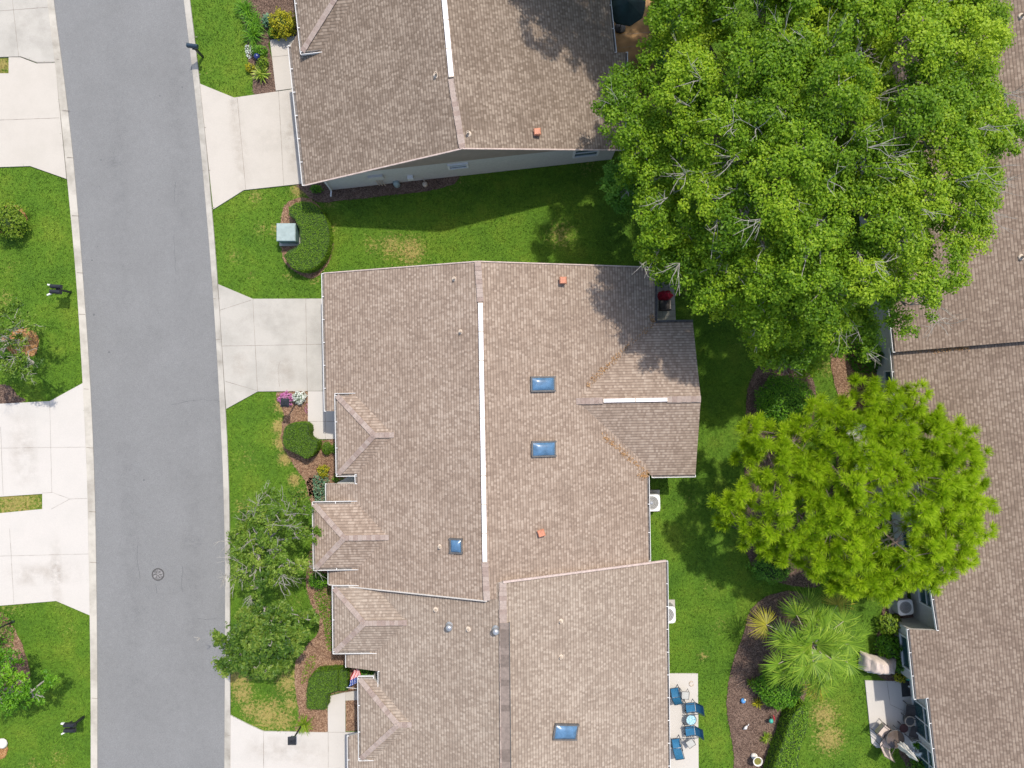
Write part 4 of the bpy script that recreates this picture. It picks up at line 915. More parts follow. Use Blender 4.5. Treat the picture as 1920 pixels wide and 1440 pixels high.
# ---- pine
def pine(label, base, outline, hpx, z_edge, z_top, seed):
    rng = np.random.default_rng(seed); poly = smooth_poly(W2([(a_+15, b_+6) for a_, b_ in outline], hpx), 2); T = thing('pine_tree', label, 'tree', (*base, 0))
    A = poisson(poly, .47, rng, 20000); d = dist_poly(A[:, 0], A[:, 1], poly)
    for gu, gv, gr in ((1605,872,11),(1670,1000,30),(1560,1040,13),(1740,860,11),(1465,960,13),(1690,965,16),(1500,955,22),(1565,915,16),(1430,905,14),(1605,805,12),(1698,915,18)):
        gx_, gy_ = P2(gu, gv, hpx); k = np.hypot(A[:, 0]-gx_, A[:, 1]-gy_) > gr*(H-hpx)/F; A, d = A[k], d[k]
    z = z_edge+(z_top-z_edge)*(1-np.exp(-d/2.6))+rng.uniform(-.6, .6, len(A)); B = np.column_stack([A, z])
    lo = B[rng.random(len(B)) < .5] + rng.normal(size=3)*.2 - np.array([0, 0, .75]); B = np.concatenate([B, lo]); k = 5; idx = np.repeat(np.arange(len(B)), k); off = nrm(rng.normal(size=(len(idx), 3)))*np.array([.36, .36, .26])*rng.uniform(.45, 1.05, (len(idx), 1)); off[:, 2] = np.abs(off[:, 2])*rng.choice([1, 1, -.6], len(idx))
    tips = B[idx]+off; per = 120; j = np.repeat(np.arange(len(tips)), per); n = len(j)
    ax = nrm(off+np.array([0, 0, .35])); dr = nrm(nrm(rng.normal(size=(n, 3)))*.85+ax[j]*.75+np.array([0, 0, .1])); Ln = rng.uniform(.22, .40, n)[:, None]; p = tips[j]
    sd_ = nrm(np.cross(dr, rng.normal(size=(n, 3))))*.012; droop = np.array([0, 0, -.04])
    V = np.stack([p-sd_*.8, p+sd_*.8, p+dr*Ln+sd_*.5+droop, p+dr*Ln-sd_*.5+droop], 1)
    tt = np.clip(rng.normal(.52, .2, n)+rng.normal(0, .12, len(B))[idx][j], 0, 1); quads('crown', V, L_PINE, tt, T)
    q = MB(); F0 = np.array([base[0], base[1], 0.0]); top = np.array([*P2(1612,915,z_top-.6), z_top-.6])
    tr = bez(F0, (F0+top)/2+np.array([-.3, .2, 1.0]), top, 9); q.tube([Vector(x) for x in tr], list(np.linspace(.27, .10, 9)), PBARK, 9); sm = list(np.array(tr)[4:])
    for a_ in poisson(poly, 2.1, rng, 900):
        m_ = np.argmin(((B[:, :2]-a_)**2).sum(1)); e = B[m_]-[0, 0, .15]; s0 = tr[rng.integers(4, 8)]; b_ = bez(s0, (s0+e)/2+np.array([0, 0, -.25]), e, 7); q.tube([Vector(x) for x in b_], list(np.linspace(.085, .025, 7)), PBARK, 6, False); sm += list(b_[2:])
    sm = np.array(sm)
    for i_, c in enumerate(B):
        m_ = np.argmin(((sm-c)**2).sum(1)); q.tube([Vector(sm[m_]), Vector((sm[m_]+c)/2-np.array([0, 0, .08])), Vector(c)], [.032, .022, .012], PBARK, 4, False)
    for c in ((1668,995),(1660,1010),(1680,985),(1690,975),(1600,800)):
        e = np.array(P(*c, z_top-2.4)); 
        for _ in range(4): q.tube([Vector(e+rng.normal(size=3)*.15), Vector(e+rng.normal(size=3)*.5), Vector(e+rng.normal(size=3)*.9)], [.03, .02, .008], TWIG, 4, False)
    q.build('trunk', T)
pine('broad yellow-green pine leaning over the eave of the right-hand house', P2(1475,880), [(1590,745),(1610,712),(1680,705),(1700,735),(1725,715),(1752,745),(1755,770),(1812,785),(1835,835),(1862,880),(1860,1000),(1838,1060),(1795,1080),(1780,1110),(1720,1105),(1700,1120),(1640,1130),(1580,1120),(1545,1085),(1490,1065),(1440,1040),(1395,1000),(1358,960),(1362,935),(1392,905),(1400,870),(1388,840),(1400,800),(1435,790),(1500,795),(1530,755),(1560,745)], 6.0, 4.7, 7.2, 21)
# ---- palm
def fan_palm(label, u, v, h, n, R, seed, old=6, cat='palm'):
    rng = np.random.default_rng(seed); c0 = P(u, v, h); T = thing('fan_palm', label, cat, (c0.x, c0.y, 0))
    q = MB(); q.tube([(c0.x, c0.y, -.05), (c0.x, c0.y, h*.5), (c0.x, c0.y, h)], [.22, .17, .14], BARK, 10)
    for i_ in range(n):
        az = i_*2.39996+rng.normal()*.2; f = (i_+.5)/n; el = 1.25-1.35*f**.9+rng.normal()*.08; dr = np.array([math.cos(az)*math.cos(el), math.sin(az)*math.cos(el), math.sin(el)])
        Lp = R*(.10+.62*f)*rng.uniform(.9, 1.1); hub = np.array([c0.x, c0.y, h])+dr*Lp+np.array([0, 0, -.10*f]); q.tube([(c0.x, c0.y, h-.1), Vector(np.array([c0.x, c0.y, h])+dr*Lp*.5+np.array([0, 0, .05])), Vector(hub)], [.03, .02, .012], PIPE, 4, False)
        bl = nrm((dr*np.array([1, 1, .30])+np.array([0, 0, -.05]))[None])[0]; side = nrm(np.cross(dr, [0, 0, 1])[None])[0]; upv = np.cross(side, bl); roll = rng.normal()*.35; s2 = side*math.cos(roll)+upv*math.sin(roll)
        m = 34; an = np.linspace(-2.15, 2.15, m)+rng.normal(0, .03, m); d1 = np.outer(np.cos(an), bl)+np.outer(np.sin(an), s2)+upv*(.10*np.cos(an*2)[:, None]); d1 = nrm(d1)
        Ls = R*.36*(.78+.22*np.cos(an/1.5))*rng.uniform(.88, 1.08, m); wv_ = np.cross(d1, upv); wv_ = nrm(wv_)*.021
        p1 = hub+d1*(Ls*.55)[:, None]; d2 = nrm(d1+np.array([0, 0, -.45])+rng.normal(size=(m, 3))*.12); p2 = p1+d2*(Ls*.45)[:, None]
        V = np.concatenate([np.stack([np.tile(hub, (m, 1))-wv_*.5, np.tile(hub, (m, 1))+wv_*.5, p1+wv_, p1-wv_], 1), np.stack([p1-wv_, p1+wv_, p2+wv_*.1, p2-wv_*.1], 1)])
        tint = np.tile(np.clip(rng.normal(.55-.15*f, .2, m), 0, 1), 2); o_ = quads('frond', V, L_YEL if i_ >= n-old else L_PALM, tint, T)
        if i_ == n-old: o_['label'] = 'yellowing frond'
    q.build('trunk', T); return T
fan_palm('large fan palm with yellow older fronds in the dark mulch bed', 1521, 1207, 2.6, 46, 2.95, 31, 3)
fan_palm('small fan palm half hidden under the pine', 1502, 962, 1.5, 12, 1.1, 32, 1)
# ---- front yard trees
broadleaf('front_yard_tree', 'thin twiggy tree by the kerb, upper of the two front yard trees', 'tree', P2(505,1012), [(425,985),(445,945),(500,918),(545,925),(585,965),(590,1010),(575,1040),(590,1068),(560,1080),(520,1110),(470,1125),(432,1108),(420,1060),(415,1030)], 4.0, 3.0, 4.3, 0.5, .45, 11, .22, 700, .115, .065, L_FRONT, 8, fan=30, fan_len=.95, tw=.6, trunk_r=.10, fork=1.5, falloff=1.1, jit=.5, fill=.5, bark=TWIG, gaps=((545,1040,20),(500,1060,14),(560,985,12)))
broadleaf('magnolia_tree', 'dense glossy dark green tree hanging over the kerb, lower of the two front yard trees', 'tree', P2(498,1195), [(432,1150),(470,1120),(520,1118),(545,1150),(585,1170),(588,1205),(555,1235),(530,1255),(500,1275),(455,1285),(432,1265),(412,1280),(380,1270),(388,1248),(412,1240),(390,1222),(385,1195),(400,1180),(425,1185)], 3.8, 2.6, 4.3, .50, .42, 10, .24, 700, .17, .075, L_MAG, 9, fan=5, fan_len=.3, tw=.6, trunk_r=.12, fork=1.4, falloff=1.0, jit=.45, fill=.4, bark=TWIG)
# ---- trees and shrubs left of the road
broadleaf('verge_tree', 'small pale twiggy tree cut by the left edge beside a needle-strewn ring', 'tree', P2(35,640), [(-60,560),(0,548),(40,585),(70,600),(60,625),(40,640),(70,675),(68,705),(45,728),(10,712),(-60,720)], 3.2, 2.4, 3.4, .55, .42, 9, .22, 560, .115, .065, L_FRONT, 12, fan=16, fan_len=.8, tw=.6, trunk_r=.10, fork=1.2, falloff=1.0, jit=.35, fill=.2, bark=TWIG, gaps=((50,640,22),))
broadleaf('verge_tree', 'leafy green tree at the lower left edge above the twin mailboxes', 'tree', P2(45,1290), [(-60,1235),(0,1232),(25,1262),(45,1285),(92,1262),(90,1285),(70,1305),(50,1330),(10,1345),(-60,1345)], 3.0, 2.2, 3.4, .5, .42, 11, .24, 700, .13, .065, L_SH, 13, fan=6, fan_len=.5, trunk_r=.10, fork=1.1, falloff=.8, jit=.3)
shrub('verge_shrub', 'yellow-green shrub at the upper left edge with a brown ring', 8, 410, 34, 36, 1.7, L_LIGHT, .10, .05, 700)
mound('ground_cover', 'spiky green planting at the left edge under the dark post', [(-30,1155),(15,1158),(18,1200),(10,1240),(-30,1240)], .5, L_SH, .16, .035, 350)
# ---- upper front yard planting
strap_plant('agapanthus', 'strappy green clump at the kerb side of the upper flower bed', 462, 22, .75, .05, 60, L_SH, more=((8,14),(-4,-8)))
strap_plant('agapanthus', 'strappy green clump just above the white-flowered edge of the upper bed', 474, 62, .75, .05, 60, L_SH, more=((6,-16),(-3,4)))
shrub('golden_shrub', 'yellow-flecked shrub against the eave of the brown-roofed house', 528, 42, 26, 27, 1.2, L_GOLD, .10, .06, 620)
shrub('low_shrub', 'blue-green little shrub left of the yellow-flecked one', 500, 36, 10, 12, .7, L_BLUEG, .09, .05, 700)
shrub('low_shrub', 'bright green shrub below the yellow-flecked one', 513, 60, 12, 10, .6, L_SH, .08, .05, 800)
shrub('low_shrub', 'green shrub in the middle of the upper flower bed', 484, 94, 16, 11, .7, L_SH, .08, .05, 800)
shrub('low_shrub', 'yellow-green shrub above the variegated clump', 492, 115, 11, 11, .6, L_LIGHT, .08, .05, 800)
strap_plant('variegated_plant', 'cream-striped bromeliad-like clump at the end of the upper bed', 489, 137, .62, .07, 60, L_VAR, droop=.3)
shrub('low_shrub', 'small golden shrub beside the striped clump', 468, 126, 9, 8, .4, L_GOLD, .08, .05, 800)
mound('white_flower_patch', 'white-flowered patch at the lawn edge of the upper bed', [(458,82),(470,84),(474,98),(466,108),(459,100)], .3, L_WHITE, .07, .05, 700, cat='flowers')
# ---- horseshoe hedge
HS = []
for a in np.linspace(-118, 122, 17): HS.append((569+49*math.cos(math.radians(-a)), 444-(68 if a > 0 else 64)*math.sin(math.radians(a))))
inner = [(551,408),(561,428),(563,455),(552,465),(541,469)]
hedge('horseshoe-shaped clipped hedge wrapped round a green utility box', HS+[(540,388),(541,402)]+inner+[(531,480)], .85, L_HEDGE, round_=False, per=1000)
# ---- middle front yard
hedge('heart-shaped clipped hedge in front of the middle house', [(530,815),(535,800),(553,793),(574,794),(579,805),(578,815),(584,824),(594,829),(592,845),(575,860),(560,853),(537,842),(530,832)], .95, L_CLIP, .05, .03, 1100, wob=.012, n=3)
shrub('round_shrub', 'small round clipped shrub beside the heart-shaped hedge', 612, 841, 10, 13, .7, L_CLIP, .045, .03, 1800, bumpy=.04)
shrub('round_shrub', 'small clipped shrub tucked under the white gutter', 629, 841, 8, 12, .7, L_CLIP, .045, .03, 1800, bumpy=.04)
shrub('flower_shrub', 'pink flowering plant at the lamp post by the driveway', 535, 748, 15, 13, .5, L_PINK, .06, .045, 1100, cat='flowers')
shrub('flower_shrub', 'white flowering plant beside the walkway', 560, 746, 14, 12, .55, L_WHITE, .075, .05, 900, cat='flowers')
mound('pink_flower_patch', 'few small pink flowers along the white walkway edge', [(570,760),(576,758),(577,775),(571,772)], .2, L_PINK, .05, .03, 300, cat='flowers')
shrub('yellow_flower_shrub', 'small yellow-flowered shrub above the leafy row', 605, 884, 11, 12, .6, L_GOLD, .07, .045, 900)
mound('leafy_row', 'leafy green planting along the wall right of the lawn tip', [(585,893),(612,892),(612,945),(590,946),(584,920)], .6, L_BLUEG, .10, .045, 420)
mound('leafy_row', 'dark green planting in the notch of the roof', [(624,890),(640,888),(640,904),(620,904)], .5, L_SH, .10, .05, 420)
shrub('wall_shrub', 'green bushy shrub below the second white-trimmed roof wing', 597, 1090, 20, 15, 1.1, L_SH, .08, .05, 900)
mound('ground_cover', 'olive ground cover in front of the third roof wing', [(588,1112),(640,1108),(640,1215),(612,1220),(604,1170),(592,1140)], .35, L_HEDGE, .07, .045, 420)
mound('ground_cover', 'thin green ground cover strip beside the twiggy tree', [(572,1020),(588,1020),(590,1075),(578,1085),(570,1060)], .3, L_HEDGE, .07, .045, 300)
hedge('L-shaped clipped hedge at the lower walkway, lower arm', [(574,1300),(578,1275),(592,1260),(633,1257),(633,1297),(614,1302),(612,1328),(608,1332),(578,1331),(574,1325)], .8, L_CLIP, .05, .03, 1100, wob=.01, round_=False)
hedge('short clipped hedge block touching the L-shaped one by the flag', [(634,1256),(651,1257),(651,1296),(634,1297)], .65, L_CLIP, .05, .03, 1100, wob=.01, round_=False)
mound('ground_cover', 'narrow weedy green strip left of the L-shaped hedge', [(572,1240),(588,1228),(590,1245),(575,1275),(563,1285),(566,1260)], .25, L_LIGHT, .07, .04, 350)
shrub('entry_shrub', 'green shrub deep in the roof recess beside the flag', 687, 1263, 14, 10, 1.0, L_SH, .09, .05, 700)
strap_plant('fern_clump', 'lime green fern at the foot of the lower lamp post', 569, 1361, .62, .055, 90, L_LIGHT, droop=.35)
shrub('corner_shrub', 'low green shrub at the downspout corner of the brown-roofed house', 592, 353, 12, 8, .5, L_SH, .07, .045, 900)
# ---- right-hand beds
shrub('round_bush', 'big round leafy bush at the top of the upper right mulch bed', 1478, 758, 56, 56, 1.7, L_SH, .09, .06, 620, bumpy=.06)
shrub('bed_shrub', 'dark shrub under the lower left side of the pine', 1450, 1070, 40, 26, 1.5, L_OAK2, .10, .06, 420)
shrub('bed_shrub', 'large rounded green shrub between the fan palm and the bird bath', 1466, 1294, 46, 40, 1.6, L_SH, .09, .06, 620, bumpy=.08)
hedge('clipped hedge strip running down the right side of the lower mulch bed', [(1488,1340),(1512,1322),(1516,1360),(1500,1410),(1488,1500),(1440,1500),(1452,1440),(1470,1390)], 1.15, L_HEDGE, .07, .045, 620)
for (u, v, L_, mt, lb) in ((1411,1283,.34,L_LIGHT,'small grassy tuft nearest the palm in the lower mulch bed'),(1423,1321,.36,L_GOLD,'yellow-green tuft beside the large rounded shrub'),(1439,1385,.42,L_LIGHT,'bright tuft at the foot of the hedge strip')): strap_plant('mulch_tuft', lb, u, v, L_, .045, 46, mt, group='plant tufts in the lower mulch bed', droop=.5)
for (u, v, rx, ry, h, mt, lb) in ((1672,1172,24,20,.9,L_LIGHT,'leafy shrub below the air conditioner of the right house'),(1672,1215,26,24,1.0,L_SH,'dark leafy shrub beside the grill cover'),(1688,1248,16,14,.8,L_OAK2,'small shrub between the grill cover and the window'),(1690,1272,12,9,.6,L_GOLD,'yellow-tipped little shrub at the patio edge')): shrub('bed_shrub', lb, u, v, rx, ry, h, mt, .12, .06, 500, group='shrubs along the right-hand house')
shrub('bed_shrub', 'green shrub behind the potted plant at the patio foot', 1735, 1440, 26, 18, .9, L_SH, .11, .06, 500)
shrub('bed_shrub', 'dark shrub in the shade of the upper right house corner', 1640, 668, 20, 22, 1.2, L_OAK2, .10, .06, 500)

# ------------------------------------------------------------------ objects
def twin_mailbox(label, u, v, rz, body, boxes, panels=0, h=1.12):
    p = P(u, v); T = thing('mailbox', label, 'mailbox', p, 'mailboxes along the road'); c, s_ = math.cos(rz), math.sin(rz)
    def W(x, y, z): return (p.x+x*c-y*s_, p.y+x*s_+y*c, z)
    q = MB(); q.box((p.x, p.y, h/2), (.10, .10, h+.02), BLACK, rz); q.box((p.x, p.y, h-.05), (.12, max(.2, .25*boxes), .05), BLACK, rz); q.bar(W(0, -.02, .6), W(.22, -.02, h-.08), .05, .05, BLACK); q.build('post', T)
    for k in range(boxes):
        y = (k-(boxes-1)/2)*.27; q = MB(); n = 8; pr = [(.10*math.cos(math.pi*i_/n), .10*math.sin(math.pi*i_/n)) for i_ in range(n+1)]; pr = [(a, b+.10) for a, b in pr]+[(-.10, 0), (.10, 0)]
        for (a, b), (a2, b2) in zip(pr, pr[1:]+pr[:1]): q.face([W(-.26, y+a, h+b), W(.26, y+a, h+b), W(.26, y+a2, h+b2), W(-.26, y+a2, h+b2)], body)
        q.face([W(-.26, y+a, h+b) for a, b in pr], body); q.face([W(.26, y+a, h+b) for a, b in pr[::-1]], body); bx = q.build('box', T)
        q = MB(); q.box(W(.275, y, h+.09), (.02, .19, .17), body, rz); q.build('door', bx)
        if panels: q = MB(); q.box(W(-.34, y+(.06 if k else -.14), h+.03), (.22, .07, .10), WHITE, rz+(.5 if k == 0 else -.1)); q.build('white_panel', bx)  # plain white block at the back end of each mailbox
    return T
twin_mailbox('dark blue single mailbox standing over the kerb at the top lawn', 381, 107, math.radians(172), NAVY, 1)
twin_mailbox('black twin mailbox on the upper left lawn', 133, 548, math.radians(-4), BLACK, 2, 1)
twin_mailbox('black twin mailbox with white panels on the lower left lawn', 158, 1343, math.radians(2), BLACK, 2, 1)
def lamp(label, u, v, h, tall=False):
    p = P(u, v); T = thing('lamp_post', label, 'lamp post', p, 'garden lamp posts'); q = MB(); q.lathe(p, [(.09, 0), (.09, .05), (.045, .12), (.035, h-.05), (.05, h)], BLACK, 10); q.build('post', T)
    q = MB(); q.box((p.x, p.y, h+.16), (.20, .20, .28), GLASS, 0, None, 1.25)
    for a in (-1, 1):
        for b in (-1, 1): q.bar((p.x+a*.105, p.y+b*.105, h+.02), (p.x+a*.135, p.y+b*.135, h+.31), .025, .025, BLACK)
    ln = q.build('lantern', T); q = MB(); q.box((p.x, p.y, h+.35), (.42, .42, .10), BLACK, 0, None, .45); q.box((p.x, p.y, h+.42), (.05, .05, .08), BLACK); q.build('cap', ln); return T
lamp('black lantern post among pink flowers by the middle driveway', 557, 753, 1.65); lamp('black lantern post leaning over the lower driveway edge by the fern', 566, 1359, 1.35); lamp('black post cut by the lower left edge', 25, 1165, 1.9)
# transformer
p = P(546, 442); T = thing('utility_box', 'pale green metal transformer box inside the horseshoe hedge', 'utility box', p)
q = MB(); q.box((p.x, p.y, .06), (1.15, 1.1, .12), CONG); q.build('pad', T)
q = MB(); q.box((p.x, p.y, .47), (.93, .86, .70), TEALD); q.build('cabinet', T); q = MB(); q.box((p.x, p.y, .85), (.98, .93, .07), TEAL, 0, None, .94); q.build('lid', T)
# blue gazing ball
p = P(487, 113); T = thing('gazing_ball', 'dark blue garden ball in the upper flower bed', 'garden ornament', p); q = MB(); q.lathe(p, [(.12, 0), (.06, .08), (.05, .3)], STEEL, 10); q.build('stand', T)
q = MB(); q.lathe((p.x, p.y, .42), [(.02+.14*math.sin(a), -.14*math.cos(a)) for a in np.linspace(.2, math.pi, 9)], plain('blue_glass', (.02, .03, .12), .15, .2), 14); q.build('ball', T, True)
# manhole
p = P(296.5, 1077); T = thing('manhole_cover', 'round dark iron manhole cover in the grey road', 'manhole', p); q = MB(); IRON = plain('cast_iron', (.075, .07, .065), .6, .4, 14); q.lathe((p.x, p.y, 0), [(.33, .0), (.33, .016), (.28, .018), (.27, .012)], IRON, 28); q.build('rim', T)
q = MB(); IRON2 = plain('worn_iron', (.19, .18, .17), .55, .5, 9); q.lathe((p.x, p.y, 0), [(.262, .01), (.262, .02), (.0, .021)], IRON2, 28)
for k in range(6): a = k*math.pi/3; q.bar((p.x+.06*math.cos(a), p.y+.06*math.sin(a), .023), (p.x+.22*math.cos(a), p.y+.22*math.sin(a), .023), .035, .008, IRON)
q.build('lid', T)
# air conditioners
def aircon(label, u, v, h, sz, rz, pad=True):
    p = P(u, v, h); T = thing('air_conditioner', label, 'air conditioner', (p.x, p.y, 0), 'outdoor air conditioners'); q = MB()
    q.box((p.x, p.y, .04), (sz+.25, sz+.25, .10), CONG, rz); q.build('pad', T); q = MB(); r_ = sz/2; k = .16; o_ = []
    for cx, cy, a0 in ((1,1,0),(-1,1,90),(-1,-1,180),(1,-1,270)):
        for a in np.linspace(a0, a0+90, 5): o_.append((cx*(r_-k)+k*math.cos(math.radians(a)), cy*(r_-k)+k*math.sin(math.radians(a))))
    o_ = [(p.x+x*math.cos(rz)-y*math.sin(rz), p.y+x*math.sin(rz)+y*math.cos(rz)) for x, y in o_]; q.prism(o_, .09, h-.03, plain('ac_grille', (.30, .29, .27), .7, .3, 30)); q.build('cabinet', T)
    q = MB(); n = len(o_); ins = [(p.x+(r_*.78)*math.cos(2*math.pi*(i_+.5)/n+rz), p.y+(r_*.78)*math.sin(2*math.pi*(i_+.5)/n+rz)) for i_ in range(n)]
    ins = sorted(ins, key=lambda w_: math.atan2(w_[1]-p.y, w_[0]-p.x)); ou2 = sorted(o_, key=lambda w_: math.atan2(w_[1]-p.y, w_[0]-p.x))
    for i_ in range(n): j = (i_+1) % n; q.face([(*ou2[i_], h), (*ou2[j], h), (*ins[j], h), (*ins[i_], h)], WHITE); q.face([(*ou2[i_], h-.05), (*ou2[j], h-.05), (*ou2[j], h), (*ou2[i_], h)], WHITE)
    q.build('top_ring', T); q = MB(); q.lathe((p.x, p.y, h-.10), [(r_*.80, 0), (.0, .001)], BLACK, 20)
    for k in range(5):
        a = 2*math.pi*k/5; q.face([(p.x+r_*x*math.cos(a+d_), p.y+r_*x*math.sin(a+d_), h-.07+z_) for x, d_, z_ in ((.12,-.4,0),(.68,-.30,.0),(.70,.32,.03),(.12,.5,.03))], STEEL)
    q.lathe((p.x, p.y, h-.07), [(r_*.2, 0), (r_*.2, .05), (0, .055)], STEEL, 12)
    for k in range(1, 5):
        rr = r_*.76*k/4; q.tube([(p.x+rr*math.cos(t_), p.y+rr*math.sin(t_), h-.005) for t_ in np.linspace(0, 2*math.pi, 25)], .004, BLACK, 4, False)
    q.build('fan', T); return T
aircon('white air conditioner half under the middle house eave', 1222, 943, .75, .86, .02); aircon('white air conditioner beside the lower house gutter', 1251, 1153, .75, .86, .02); aircon('white-topped air conditioner under the pine at the right house', 1698, 1139, .8, .78, .12)
# flag
T = thing('flag', 'red, white and blue striped flag on a pole by the lower entrance', 'flag', P(676, 1290)); q = MB()
a, b = P(677, 1292, 1.9), P(650, 1289, 2.5); q.tube([a, b], .016, WHITE, 6); q.build('pole', T)
q = MB(); A0, A1 = P(653, 1288, 2.42), P(675, 1277, 2.1); B0, B1 = P(663, 1255, 1.7), P(676, 1254, 1.6); nu, nv = 16, 13
def fl(s_, t_):
    p_ = (A0*(1-s_)+A1*s_)*(1-t_)+(B0*(1-s_)+B1*s_)*t_; return p_+Vector((.03*math.sin(t_*9+s_*3), 0, .07*math.sin(s_*9)*(.4+t_)))
for i_ in range(nu):
    for j in range(nv):
        # stripes run from the canton end (t=0) to the far end (t=1)
        m_ = FLAGB if (i_ < 20 and j < 5 and i_ >= 0 and j/nv < .42) else (FLAGR if (i_*13//nu) % 2 == 0 else FLAGW)
        q.face([fl(i_/nu, j/nv), fl((i_+1)/nu, j/nv), fl((i_+1)/nu, (j+1)/nv), fl(i_/nu, (j+1)/nv)], m_)
for i_ in range(5):
    for j in range(4): p_ = fl(.1+.2*i_, .05+.09*j)+Vector((0, 0, .012)); q.box(p_, (.03, .03, .006), FLAGW, .4)
q.build('cloth', T)
# patio chairs of the lower house
def chair(label, u, v, rz, fab, frame, group, recl=.35, arms=True, name='patio_chair', W_=.56, back=.75, rigid=CHAR, sc=1.0):
    p = P(u, v, .42); T = thing(name, label, 'chair', (p.x, p.y, 0), group); c, s_ = math.cos(rz), math.sin(rz)
    def W(x, y, z): return Vector((p.x+(x*c-y*s_)*sc, p.y+(x*s_+y*c)*sc, z))
    q = MB(); n = 5; S_ = [W(-.28+.56*i_/n, 0, .42-.03*math.sin(math.pi*i_/n)) for i_ in range(n+1)]; sdv = W(0, 1, 0)-W(0, 0, 0); hw = sdv*W_/2
    for a, b in zip(S_, S_[1:]): q.face([a-hw, b-hw, b+hw, a+hw], fab); q.face([a-hw-Vector((0,0,.015)), a+hw-Vector((0,0,.015)), b+hw-Vector((0,0,.015)), b-hw-Vector((0,0,.015))], fab)
    q.build('seat', T); q = MB(); e = W(-.30, 0, .44); t_ = W(-.30-back*math.sin(recl), 0, .44+back*math.cos(recl)); B_ = [e.lerp(t_, k/4)+(W(-.04*math.sin(math.pi*k/4), 0, 0)-W(0, 0, 0)) for k in range(5)]
    for a, b in zip(B_, B_[1:]): q.face([a-hw, a+hw, b+hw, b-hw], fab); o2 = (W(-.015, 0, 0)-W(0, 0, 0)); q.face([a-hw+o2, b-hw+o2, b+hw+o2, a+hw+o2], fab)
    q.build('backrest', T); q = MB()
    for k in (-1, 1):
        h2 = sdv*(W_/2+.03)*k; q.tube([W(.30, 0, .43)+h2, W(-.30, 0, .43)+h2, t_+h2], .018, frame, 6)
        if arms: q.tube([W(.26, 0, 0)+h2*1.06, W(.28, 0, .62)+h2*1.06, W(-.38, 0, .64)+h2*1.06], .018, frame, 6)
    q.tube([W(.30, 0, .43)-hw, W(.30, 0, .43)+hw], .018, frame, 6); q.tube([t_-hw, t_+hw], .018, frame, 6); q.build('frame', T)
    for x in (.27, -.30):
        for k in (-1, 1): q = MB(); q.tube([W(x+.03, 0, 0)+sdv*(W_/2+.05)*k, W(x, 0, .43)+sdv*(W_/2+.03)*k], .018, frame, 6); q.build('leg', T)
    return T
g_ = 'blue sling chairs on the lower patio'
chair('blue chair at the upper patio corner under the gutter', 1266, 1299, math.radians(100), BLUEF, NAVY, g_, .15, W_=.5, sc=.82, back=.6)
chair('blue chair leaning right over the grass, above the mosaic table', 1295, 1327, math.radians(187), BLUEF, NAVY, g_, .6, sc=.82, back=.62)
chair('blue chair leaning right over the grass, below the mosaic table', 1294, 1371, math.radians(187), BLUEF, NAVY, g_, .6, sc=.82, back=.62)
chair('blue chair leaning back, lowest on the patio beside the gutter', 1268, 1394, math.radians(98), BLUEF, NAVY, g_, .65, W_=.5, sc=.82, back=.62)
def table(label, u, v, h, r_, top, frame, square=True, rz=0.0, group=None, name='side_table', cat='table'):
    p = P(u, v, h); T = thing(name, label, cat, (p.x, p.y, 0), group); q = MB(); n = 4 if square else 24; o0 = math.pi/4 if square else 0
    ring = [(p.x+r_*math.cos(o0+rz+2*math.pi*k/n), p.y+r_*math.sin(o0+rz+2*math.pi*k/n)) for k in range(n)]; q.prism(ring, h-.015, h, top, bottom=True); q.build('tabletop', T)
    q = MB(); q.tube([Vector((*a, h)) for a in ring+ring[:1]], .016, frame, 6, False); q.build('rim', T)
    for k in range(4):
        a = math.pi/4+rz+k*math.pi/2; q = MB(); q.tube([(p.x+r_*.92*math.cos(a), p.y+r_*.92*math.sin(a), h-.01), (p.x+r_*1.05*math.cos(a), p.y+r_*1.05*math.sin(a), 0)], .014, frame, 6); q.build('leg', T)
    return T
table('small square glass table between the upper two blue chairs', 1285, 1304, .45, .27, CGLASS, STEELD, True, -.1); table('small square glass table beside the lowest blue chair', 1295, 1394, .45, .27, CGLASS, STEELD, True, .6)
table('round blue mosaic table between two blue chairs', 1296, 1350, .5, .26, MOSAIC, STEELD, False)
p = P(1296, 1281); T = thing('hose_coil', 'small pale ring lying on the patio above the blue chairs', 'ring', p); q = MB(); q.tube([(p.x+.11*math.cos(t_), p.y+.12*math.sin(t_), .085) for t_ in np.linspace(.9, 6.0, 18)], .022, PIPE, 6); q.build('coil', T)
# red-covered chair and planter on the paver patio
T = thing('folded_umbrella', 'crumpled red cloth cover on the grey paver patio', 'cover', P(1249, 553)); q = MB(); rg = random.Random(4); c = P(1249, 553, .55)
rings = []
for z_, r0 in ((.06, .30), (.35, .30), (.6, .24), (.82, .13), (.9, .02)): rings.append([(c.x+r0*(1.25+.22*math.sin(5*a+z_*4))*math.cos(a), c.y+r0*(.85+.2*math.cos(4*a+z_*6))*math.sin(a)+(z_-.4)*.1, z_) for a in np.linspace(0, 2*math.pi, 19)[:-1]])
for a, b in zip(rings, rings[1:]):
    for k in range(18): q.face([a[k], a[(k+1) % 18], b[(k+1) % 18], b[k]], REDF)
q.build('cloth', T); q = MB(); q.tube([(c.x, c.y, 0), (c.x+.02, c.y+.06, 1.0)], .02, BLACK, 6); q.build('pole', T)
p = P(1247, 572, .4); T = thing('patio_box', 'dark brown box chair below the red cover on the paver patio', 'chair', (p.x, p.y, 0)); q = MB(); q.box((p.x, p.y, .22), (.46, .50, .34), CHAR); q.build('seat', T); q = MB(); q.box((p.x, p.y-.26, .5), (.50, .06, .55), CHAR); q.build('backrest', T)
for k in (-1, 1): q = MB(); q.box((p.x+k*.26, p.y, .42), (.05, .50, .06), BLACK if k < 0 else PIPE); q.build('armrest', T)
